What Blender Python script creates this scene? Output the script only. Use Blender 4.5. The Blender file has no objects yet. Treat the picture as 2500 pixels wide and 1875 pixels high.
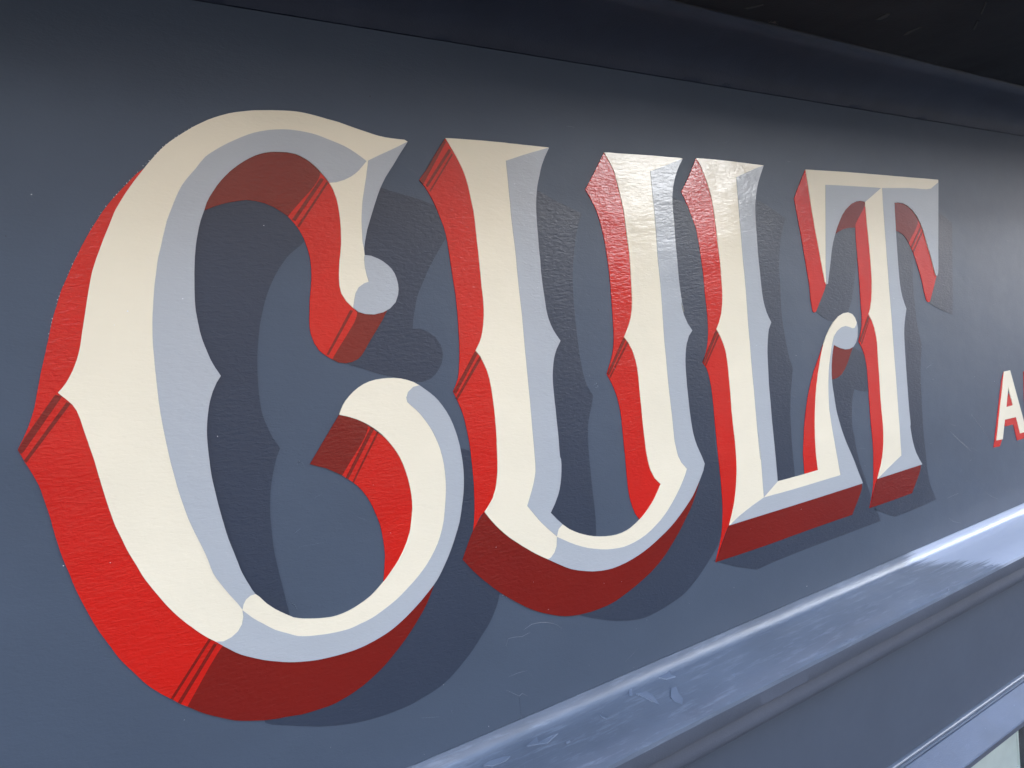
import bpy, math, random
from mathutils import Vector, Matrix, geometry, noise
random.seed(7)
sc = bpy.context.scene
COL = sc.collection

# ------------------------------------------------------------------ camera
cam_d = bpy.data.cameras.new("camera")
cam = bpy.data.objects.new("camera", cam_d); COL.objects.link(cam)
cam_d.sensor_width = 36.0; cam_d.lens = 27.07
cam_d.clip_start = 0.02; cam_d.clip_end = 500
CAM = Vector((0.0, -0.62, 2.75))
rt = Vector((0.8217981, -0.5626234, -0.0900154)); up = Vector((0.1062978, -0.0038203, 0.9943271)); fw = Vector((0.5597755, 0.8267045, -0.0566661))
m = Matrix((rt, up, -fw)).transposed().to_4x4(); m.translation = CAM
cam.matrix_world = m
sc.camera = cam

# ------------------------------------------------------------------ sky, sun, exposure
SUN_EL = math.radians(40); SUN_ROT = math.radians(0)
w = bpy.data.worlds.new("World"); sc.world = w; w.use_nodes = True
nt = w.node_tree; bg = nt.nodes["Background"]
sky = nt.nodes.new("ShaderNodeTexSky"); sky.sky_type = 'NISHITA'; sky.sun_disc = False
sky.sun_elevation = SUN_EL; sky.sun_rotation = SUN_ROT; sky.dust_density = 1.5; sky.air_density = 1.0; sky.ozone_density = 1.0
bg.inputs[1].default_value = 0.13
# broken cloud added over the dome, thick and bright at the horizon for glare
tc = nt.nodes.new("ShaderNodeTexCoord"); sep = nt.nodes.new("ShaderNodeSeparateXYZ"); nt.links.new(tc.outputs['Generated'], sep.inputs[0])
def wm(op, a, b_=None):
    n = nt.nodes.new("ShaderNodeMath"); n.operation = op
    for i, v in enumerate((a, b_)):
        if v is None: continue
        if isinstance(v, (int, float)): n.inputs[i].default_value = v
        else: nt.links.new(v, n.inputs[i])
    return n.outputs[0]
zz = wm('ADD', wm('MAXIMUM', sep.outputs[2], 0.0), 0.12)
cmb = nt.nodes.new("ShaderNodeCombineXYZ"); nt.links.new(wm('DIVIDE', sep.outputs[0], zz), cmb.inputs[0]); nt.links.new(wm('DIVIDE', sep.outputs[1], zz), cmb.inputs[1])
cn = nt.nodes.new("ShaderNodeTexNoise"); cn.inputs['Scale'].default_value = 0.9; cn.inputs['Detail'].default_value = 7; cn.inputs['Roughness'].default_value = .58
nt.links.new(cmb.outputs[0], cn.inputs['Vector'])
cov = nt.nodes.new("ShaderNodeMapRange"); cov.inputs[1].default_value = .44; cov.inputs[2].default_value = .62
nt.links.new(wm('ADD', cn.outputs['Fac'], wm('MULTIPLY', wm('SUBTRACT', 0.42, sep.outputs[2]), 0.55)), cov.inputs[0])
cmix = nt.nodes.new("ShaderNodeMixRGB"); nt.links.new(cov.outputs[0], cmix.inputs[0]); nt.links.new(sky.outputs[0], cmix.inputs[1]); cmix.inputs[2].default_value = (15.0, 15.2, 15.6, 1)
nt.links.new(cmix.outputs[0], bg.inputs[0])
sun_d = bpy.data.lights.new("sun", 'SUN'); sun_d.energy = 2.0; sun_d.angle = math.radians(0.5); sun_d.color = (1.0, 0.95, 0.88)
sun = bpy.data.objects.new("sun", sun_d); COL.objects.link(sun)
sdir = Vector((0, math.cos(SUN_EL), math.sin(SUN_EL)))
sun.rotation_euler = sdir.to_track_quat('Z', 'Y').to_euler(); sun.location = (0, 20, 30)
sc.view_settings.view_transform = 'Standard'; sc.view_settings.look = 'None'
sc.view_settings.gamma = 1; sc.view_settings.use_curve_mapping = False
sc.view_settings.exposure = 2.85
sc.render.engine = 'CYCLES'
sc.cycles.use_denoising = True
sc.cycles.use_adaptive_sampling = False
sc.cycles.max_bounces = 8

# ------------------------------------------------------------------ materials
def new_mat(name):
    mt = bpy.data.materials.new(name); mt.use_nodes = True
    return mt, mt.node_tree, mt.node_tree.nodes["Principled BSDF"]
def N(nt, t, **kw):
    n = nt.nodes.new(t)
    for k, v in kw.items(): setattr(n, k, v)
    return n
def mapped(nt, scale, rot=(0,0,0)):
    tc = N(nt, "ShaderNodeNewGeometry"); mp = N(nt, "ShaderNodeMapping")
    mp.inputs['Scale'].default_value = scale; mp.inputs['Rotation'].default_value = rot
    nt.links.new(tc.outputs['Position'], mp.inputs['Vector']); return mp.outputs[0]
def noise_tex(nt, vec, scale=1.0, detail=3.0, rough=0.5, dist=0.0):
    n = N(nt, "ShaderNodeTexNoise"); n.inputs['Scale'].default_value = scale; n.inputs['Detail'].default_value = detail
    n.inputs['Roughness'].default_value = rough; n.inputs['Distortion'].default_value = dist
    nt.links.new(vec, n.inputs['Vector']); return n.outputs['Fac']
def mul(nt, a, k):
    n = N(nt, "ShaderNodeMath", operation='MULTIPLY'); nt.links.new(a, n.inputs[0]); n.inputs[1].default_value = k; return n.outputs[0]
def add(nt, a, b):
    n = N(nt, "ShaderNodeMath", operation='ADD'); nt.links.new(a, n.inputs[0]); nt.links.new(b, n.inputs[1]); return n.outputs[0]
def ramp(nt, fac, stops):
    n = N(nt, "ShaderNodeValToRGB"); cr = n.color_ramp
    while len(cr.elements) < len(stops): cr.elements.new(0.5)
    for e, (p, c) in zip(cr.elements, stops): e.position = p; e.color = (*c, 1) if len(c) == 3 else c
    nt.links.new(fac, n.inputs[0]); return n.outputs['Color']
def paint(name, col, rough, brush=0.25, peel=0.1, wave=0.0, var=0.08, spec=0.5, dist=0.0006, grime=None, rvar=0.03, streak=None, painted_glare=None):
    """brushed paint: colour variation, brush ridges running along the board, orange peel"""
    mt, nt, b = new_mat(name)
    big = noise_tex(nt, mapped(nt, (9, 9, 14)), 1.0, 4, .55)
    c0 = tuple(x * (1 - var) for x in col); c1 = tuple(min(1, x * (1 + var)) for x in col)
    cc = ramp(nt, big, [(.3, c0), (.7, c1)])
    if grime:
        g = noise_tex(nt, mapped(nt, streak or (22, 60, 60)), 1.0, 6, .7)
        gf = ramp(nt, g, [(grime[1], (0, 0, 0)), (grime[1] + .26, (1, 1, 1))])
        mx = N(nt, "ShaderNodeMixRGB"); nt.links.new(gf, mx.inputs[0]); nt.links.new(cc, mx.inputs[1]); mx.inputs[2].default_value = (*grime[0], 1); cc = mx.outputs[0]
    if painted_glare:      # bright reflection painted into the ledge colour beyond a ragged diagonal edge
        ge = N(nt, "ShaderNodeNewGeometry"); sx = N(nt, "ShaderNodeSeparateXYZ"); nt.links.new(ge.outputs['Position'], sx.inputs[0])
        e = add(nt, mul(nt, sx.outputs[0], 1.0), mul(nt, sx.outputs[1], painted_glare[1]))
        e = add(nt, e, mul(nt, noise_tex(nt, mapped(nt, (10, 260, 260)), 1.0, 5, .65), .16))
        mr = N(nt, "ShaderNodeMapRange"); mr.inputs[1].default_value = painted_glare[0] + .075; mr.inputs[2].default_value = painted_glare[0] + .105; nt.links.new(e, mr.inputs[0])
        mx = N(nt, "ShaderNodeMixRGB"); nt.links.new(mr.outputs[0], mx.inputs[0]); nt.links.new(cc, mx.inputs[1]); mx.inputs[2].default_value = (*painted_glare[2], 1); cc = mx.outputs[0]
    nt.links.new(cc, b.inputs['Base Color'])
    rr = N(nt, "ShaderNodeMapRange"); nt.links.new(noise_tex(nt, mapped(nt, (30, 30, 55)), 1.0, 3, .5), rr.inputs[0])
    rr.inputs[3].default_value = max(.02, rough - rvar); rr.inputs[4].default_value = rough + rvar
    nt.links.new(rr.outputs[0], b.inputs['Roughness'])
    b.inputs['Specular IOR Level'].default_value = spec
    h1 = mul(nt, noise_tex(nt, mapped(nt, streak or (150, 300, 420), (0, 0 if streak else math.radians(6), 0)), 1.0, 3, .55, .6), brush)
    h2 = mul(nt, noise_tex(nt, mapped(nt, (520, 520, 900)), 1.0, 2, .5), peel)
    hh = add(nt, h1, h2)
    if wave: hh = add(nt, hh, mul(nt, noise_tex(nt, mapped(nt, (14, 14, 22)), 1.0, 2, .5), wave))
    bp = N(nt, "ShaderNodeBump"); bp.inputs['Strength'].default_value = 1.0; bp.inputs['Distance'].default_value = dist
    nt.links.new(hh, bp.inputs['Height']); nt.links.new(bp.outputs[0], b.inputs['Normal'])
    return mt
def plain(name, col, rough=.6, spec=.3):
    mt, nt, b = new_mat(name)
    v = noise_tex(nt, mapped(nt, (3, 3, 3)), 1.0, 5, .6)
    nt.links.new(ramp(nt, v, [(.3, tuple(x*.85 for x in col)), (.7, tuple(min(1, x*1.12) for x in col))]), b.inputs['Base Color'])
    b.inputs['Roughness'].default_value = rough; b.inputs['Specular IOR Level'].default_value = spec
    return mt

M = {}
M['board'] = paint("blue_grey_fascia_paint", (.063, .084, .118), .42, .22, .12, 1.2, .05, .35)
M['shadow'] = paint("dark_slate_shadow_paint", (.034, .045, .069), .30, .62, .10, .8, .05, .4)
M['cream'] = paint("cream_enamel", (.82, .745, .57), .06, .34, .03, 1.8, .03, .5)
M['grey'] = paint("pale_blue_grey_enamel", (.41, .435, .455), .06, .40, .03, 1.8, .025, .5)
M['red'] = paint("signal_red_enamel", (.55, .013, .007), .05, .55, .06, 1.5, .05, .5)
M['dark'] = paint("oxblood_red_enamel", (.18, .011, .007), .07, .50, .06, 1.2, .05, .5)
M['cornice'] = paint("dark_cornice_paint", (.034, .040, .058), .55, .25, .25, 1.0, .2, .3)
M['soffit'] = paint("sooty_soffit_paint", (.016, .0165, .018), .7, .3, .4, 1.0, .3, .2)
M['ledge'] = paint("weathered_ledge_paint", (.128, .158, .208), .32, .45, .2, 1.0, .16, .5, .0007, ((.24, .285, .36), .53), .08, (20, 140, 140), (1.093, 1.03, (.38, .43, .53)))  # worn streaks, with a bright reflection painted in at the far right end
M['head'] = paint("dusty_head_paint", (.115, .145, .205), .62, .6, .5, 1.0, .14, .3, .0006, ((.2, .24, .32), .60))
M['nose'] = paint("ledge_nose_paint", (.075, .088, .118), .5, .3, .3, 1.0, .10, .4)
M['panel'] = paint("lower_panel_paint", (.062, .078, .108), .5, .10, .08, 1.2, .05, .35)
M['pale'] = paint("pale_glare_paint", (.30, .37, .52), .38, .7, .3, 2.0, .22, .5, .0008)
M['flake'] = paint("lifted_paint_edge", (.17, .21, .28), .35, .4, .3, 0, .15)
M['ridge'] = paint("paint_ridge", (.11, .135, .18), .3, .2, .2, 0, .1)
M['chalk'] = plain("chalk_white", (.75, .76, .78), .9)
M['cobweb'] = plain("dusty_cobweb", (.20, .17, .15), .95, .1)
M['gapedge'] = plain("pale_putty_edge", (.055, .055, .052), .8, .2)
M['blind'] = paint("pale_green_white_gloss", (.42, .49, .46), .3, .2, .1, 3.0, .12)
M['black'] = paint("black_frame_paint", (.018, .020, .024), .35, .2, .2, .6, .1)
M['brick'] = plain("unseen_sooty_stock_brick", (.21, .175, .15), .85)
M['render'] = plain("unseen_slate_grey_render", (.085, .09, .10), .8)
M['stone'] = plain("unseen_weathered_limestone", (.09, .088, .08), .8)
M['slate'] = plain("slate_roof", (.07, .075, .085), .6)
M['asphalt'] = plain("asphalt", (.05, .05, .052), .9)
M['paving'] = plain("paving_stone", (.14, .14, .135), .85)
M['wglass'] = plain("dark_window_glass", (.02, .025, .03), .08, .6)
mt, nt, b = new_mat("clear_glass")
b.inputs['Base Color'].default_value = (.95, .97, .97, 1); b.inputs['Roughness'].default_value = .02; b.inputs['Transmission Weight'].default_value = 1; b.inputs['IOR'].default_value = 1.45
v = noise_tex(nt, mapped(nt, (2, 2, 2)), 1, 2); nt.links.new(ramp(nt, v, [(.2, (.93, .96, .96)), (.8, (.97, .98, .98))]), b.inputs['Base Color'])
M['glass'] = mt

# ------------------------------------------------------------------ helpers
def thing(name, loc, label, cat, group=None):
    o = bpy.data.objects.new(name, None); COL.objects.link(o); o.location = loc
    o.empty_display_size = .05
    o['label'] = label; o['category'] = cat
    if group: o['group'] = group
    return o
def world_loc(o):
    p = Vector(o.location)
    while o.parent: o = o.parent; p += Vector(o.location)
    return p
def mesh(name, verts, faces, mat, parent=None, smooth=False, label=None, kind=None):
    off = world_loc(parent) if parent else Vector((0, 0, 0))
    me = bpy.data.meshes.new(name); me.from_pydata([tuple(Vector(v) - off) for v in verts], [], faces); me.materials.append(mat)
    me.validate(); me.update()
    if smooth:
        me.shade_smooth(); me.set_sharp_from_angle(angle=math.radians(smooth))
    o = bpy.data.objects.new(name, me); COL.objects.link(o)
    if parent: o.parent = parent
    if label: o['label'] = label
    if kind: o['kind'] = kind
    return o
def box_geo(V, F, x0, y0, z0, x1, y1, z1):
    k = len(V); V += [(x0,y0,z0),(x1,y0,z0),(x1,y1,z0),(x0,y1,z0),(x0,y0,z1),(x1,y0,z1),(x1,y1,z1),(x0,y1,z1)]
    F += [tuple(k+i for i in f) for f in ((0,3,2,1),(4,5,6,7),(0,1,5,4),(1,2,6,5),(2,3,7,6),(3,0,4,7))]
def box(name, a, b_, mat, parent=None, **kw):
    V, F = [], []; box_geo(V, F, *a, *b_); return mesh(name, V, F, mat, parent, **kw)
XS = [-1.6, -.8] + [-.25 + .0075 * i for i in range(340)] + [3.0, 4.0, 5.5]
def profile(name, pts, mat, parent, smooth=35, jit=None, seed=0, xs=None):
    """closed outline in (y, z) run along x; jit[i] = (amplitude, wavelength) of hand-made wander of that arris"""
    xs = xs or XS; n = len(pts); V, F = [], []
    for x in xs:
        for i, (y, z) in enumerate(pts):
            if jit and i in jit:
                a, l = jit[i]
                d = noise.noise((x / l, seed + i * 3.1, 0)) * a + noise.noise((x / l * 4.3, seed + i * 3.1, 5)) * a * .4
                e = noise.noise((x / l, seed + i * 3.1, 9)) * a
                y += e; z += d
            V.append((x, y, z))
    for k in range(len(xs) - 1):
        for i in range(n):
            j = (i + 1) % n
            F.append((k*n+i, k*n+j, (k+1)*n+j, (k+1)*n+i))
    F.append(tuple(range(n))); F.append(tuple((len(xs)-1)*n + n-1-i for i in range(n)))
    o = mesh(name, V, F, mat, parent, smooth)
    import bmesh
    bm = bmesh.new(); bm.from_mesh(o.data); bmesh.ops.recalc_face_normals(bm, faces=bm.faces); bm.to_mesh(o.data); bm.free()
    return o
def film(name, polys, mat, parent, h, holes=None, label=None, back=-.00005):
    """a film of paint: outlines in 0.1 mm on the board, front h metres proud, with its own edge"""
    def hand(q):      # one unsteady hand: the same small wander wherever outlines meet
        x, z = q; d = noise.noise_vector((x/110, z/110, 3)) * 1.3 + noise.noise_vector((x/35, z/35, 8)) * .6
        return (x + d.x, z + d.y)
    polys = [[hand(q) for q in p] for p in polys]; holes = [hand(q) for q in holes] if holes else None
    V, F = [], []
    for pi, p in enumerate(polys):
        loops = [p] + ([holes] if holes and pi == 0 else [])
        k = len(V); flat = []
        for lp in loops: flat += lp
        tris = geometry.tessellate_polygon([[Vector((x, z, 0)) for x, z in lp] for lp in loops])
        V += [(x*1e-4, -h, z*1e-4) for x, z in flat]
        k2 = len(V); V += [(x*1e-4, back, z*1e-4) for x, z in flat]
        for t in tris:
            a, b_, c = [flat[i] for i in t]
            ar = (b_[0]-a[0])*(c[1]-a[1]) - (b_[1]-a[1])*(c[0]-a[0])
            if ar == 0: continue
            F.append(tuple(k+i for i in (t if ar > 0 else t[::-1])))
        s = 0
        for lp in loops:
            n = len(lp)
            for i in range(n):
                j = (i+1) % n; F.append((k+s+i, k+s+j, k2+s+j, k2+s+i))
            s += n
    return mesh(name, V, F, mat, parent, label=label)
def tube_geo(V, F, pts, r, n=5):
    pts = [Vector(p) for p in pts]; k = len(V)
    for i, p in enumerate(pts):
        d = (pts[min(i+1, len(pts)-1)] - pts[max(i-1, 0)]).normalized()
        a = d.orthogonal().normalized(); b_ = d.cross(a)
        rr = r * (.35 if i in (0, len(pts)-1) else 1)
        for j in range(n): V.append(tuple(p + a*rr*math.cos(2*math.pi*j/n) + b_*rr*math.sin(2*math.pi*j/n)))
    for i in range(len(pts)-1):
        for j in range(n): F.append((k+i*n+j, k+i*n+(j+1)%n, k+(i+1)*n+(j+1)%n, k+(i+1)*n+j))
def dab_geo(V, F, p, nrm, r, n=6, h=.35):
    """small raised dab"""
    nrm = Vector(nrm).normalized(); a = nrm.orthogonal().normalized(); b_ = nrm.cross(a); p = Vector(p); k = len(V)
    for j in range(n):
        q = r * random.uniform(.75, 1.2); V.append(tuple(p + a*q*math.cos(2*math.pi*j/n) + b_*q*math.sin(2*math.pi*j/n)))
    V.append(tuple(p + nrm*r*h))
    for j in range(n): F.append((k+j, k+(j+1)%n, k+n))

# ------------------------------------------------------------------ ground and street
Z0 = 2.75
def struct(name, a, b_, mat):
    o = box(name, a, b_, mat); o['kind'] = 'structure'; return o
struct('ground', (-150, -150, -.5), (150, 150, -.16), M['asphalt'])
struct('road', (-120, -10, -.16), (120, -3, -.10), M['asphalt'])
struct('pavement', (-120, -3, -.16), (120, .3, 0), M['paving'])
struct('pavement', (-120, -13, -.16), (120, -10, 0), M['paving'])
def building(x0, x1, h, wall, label, nw, floors, roof=True, yb=-22):  # unseen row added opposite, heights and gap set for sky light and reflections
    t = thing('unseen_building', ((x0+x1)/2, -13, 0), label, 'building', 'unseen buildings across the street')
    box('wall', (x0, yb, -.1), (x1, -13, h), wall, t)
    if roof:
        V = [(x0, -12.8, h), (x1, -12.8, h), (x1, -22.2, h), (x0, -22.2, h), (x0, -17.5, h+2.2), (x1, -17.5, h+2.2)]
        mesh('roof', V, [(0,1,5,4), (2,3,4,5), (0,4,3), (1,2,5), (0,3,2,1)], M['slate'], t)
    for fl in range(floors):
        for i in range(nw):
            cx = x0 + (x1-x0)*(i+.5)/nw; z = .8 + fl*2.9
            fr = box('window', (cx-.6, -13.0, z), (cx+.6, -12.96, z+1.6), M['stone'], t)
            box('pane', (cx-.5, -12.96, z+.1), (cx+.5, -12.945, z+1.5), M['wglass'], fr)
    return t
building(-26, -8, 10.5, M['brick'], "unseen sooty brick terrace of three storeys at the far left across the street", 6, 2)
building(-7.9, 0.6, 7.0, M['render'], "unseen low grey rendered house across the street", 3, 2, False)
building(0.7, 11.6, 11.5, M['brick'], "unseen tall sooty brick house across the street", 4, 3, False)
building(11.7, 19.9, 5.7, M['stone'], "unseen low grey stone shop across the street", 3, 1, False)
building(20, 34, 11.2, M['render'], "unseen tall grey rendered block across the street beside the low shop", 5, 3, False, -15.5)
building(34.1, 95, 10.4, M['brick'], "unseen long sooty brick warehouse at the far right across the street", 16, 3, False)

# ------------------------------------------------------------------ the shop the fascia is fixed to
shop = thing('shop_building', (2, 4, 0), "shop building that the painted fascia and cornice are fixed to", 'building')
box('wall', (-8, .05, 3.30), (14, 8, 12.0), M['brick'], shop)
box('side_wall', (-8, .05, 0), (-1.7, 8, 3.3), M['brick'], shop)
box('side_wall', (5.6, .05, 0), (14, 8, 3.3), M['brick'], shop)
box('stall_riser', (-1.7, .0, 0), (5.6, .3, .6), M['black'], shop)
box('back_wall', (-1.7, 7.8, 0), (5.6, 8, 3.3), M['brick'], shop)
box('backing', (-1.65, .031, Z0-.62), (5.55, .07, 3.30), M['black'], shop)

# ------------------------------------------------------------------ cornice above the fascia
cor = thing('cornice', (1, 0, Z0+.28), "dark painted cornice moulding and sooty soffit overhanging the sign", 'cornice')
cav = [(.03, Z0+.2796), (-.001, Z0+.2796)]
for i in range(1, 11):
    a = i/10*math.pi/2
    cav.append((-.066*(1-math.cos(a))*1.0 - .004, Z0+.2800+.026*math.sin(a) + .0035*(i/10)))
cav += [(-.076, Z0+.3105), (-.0815, Z0+.3135), (-.085, Z0+.3165), (-.085, Z0+.34), (.03, Z0+.34)]
profile('cove_moulding', cav, M['cornice'], cor, 50, {13: (.0008, .06), 12: (.0006, .08), 1: (.0005, .03)}, 3)
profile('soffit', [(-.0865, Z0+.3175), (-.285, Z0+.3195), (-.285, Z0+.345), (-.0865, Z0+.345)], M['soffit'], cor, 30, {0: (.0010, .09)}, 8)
profile('cornice_front', [(-.2852, Z0+.315), (-.300, Z0+.315), (-.315, Z0+.37), (-.315, Z0+.44), (.02, Z0+.53), (.02, Z0+.3455), (-.2852, Z0+.3455)], M['cornice'], cor, 30)

# ------------------------------------------------------------------ the fascia board
fas = thing('fascia_board', (1, 0, Z0-.36), "blue grey shop fascia board hand painted with large shaded letters", 'sign')
profile('board', [(.0, Z0+.2790), (0, Z0-.3695), (.03, Z0-.3695), (.03, Z0+.2790)], M['board'], fas, 30)

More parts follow.
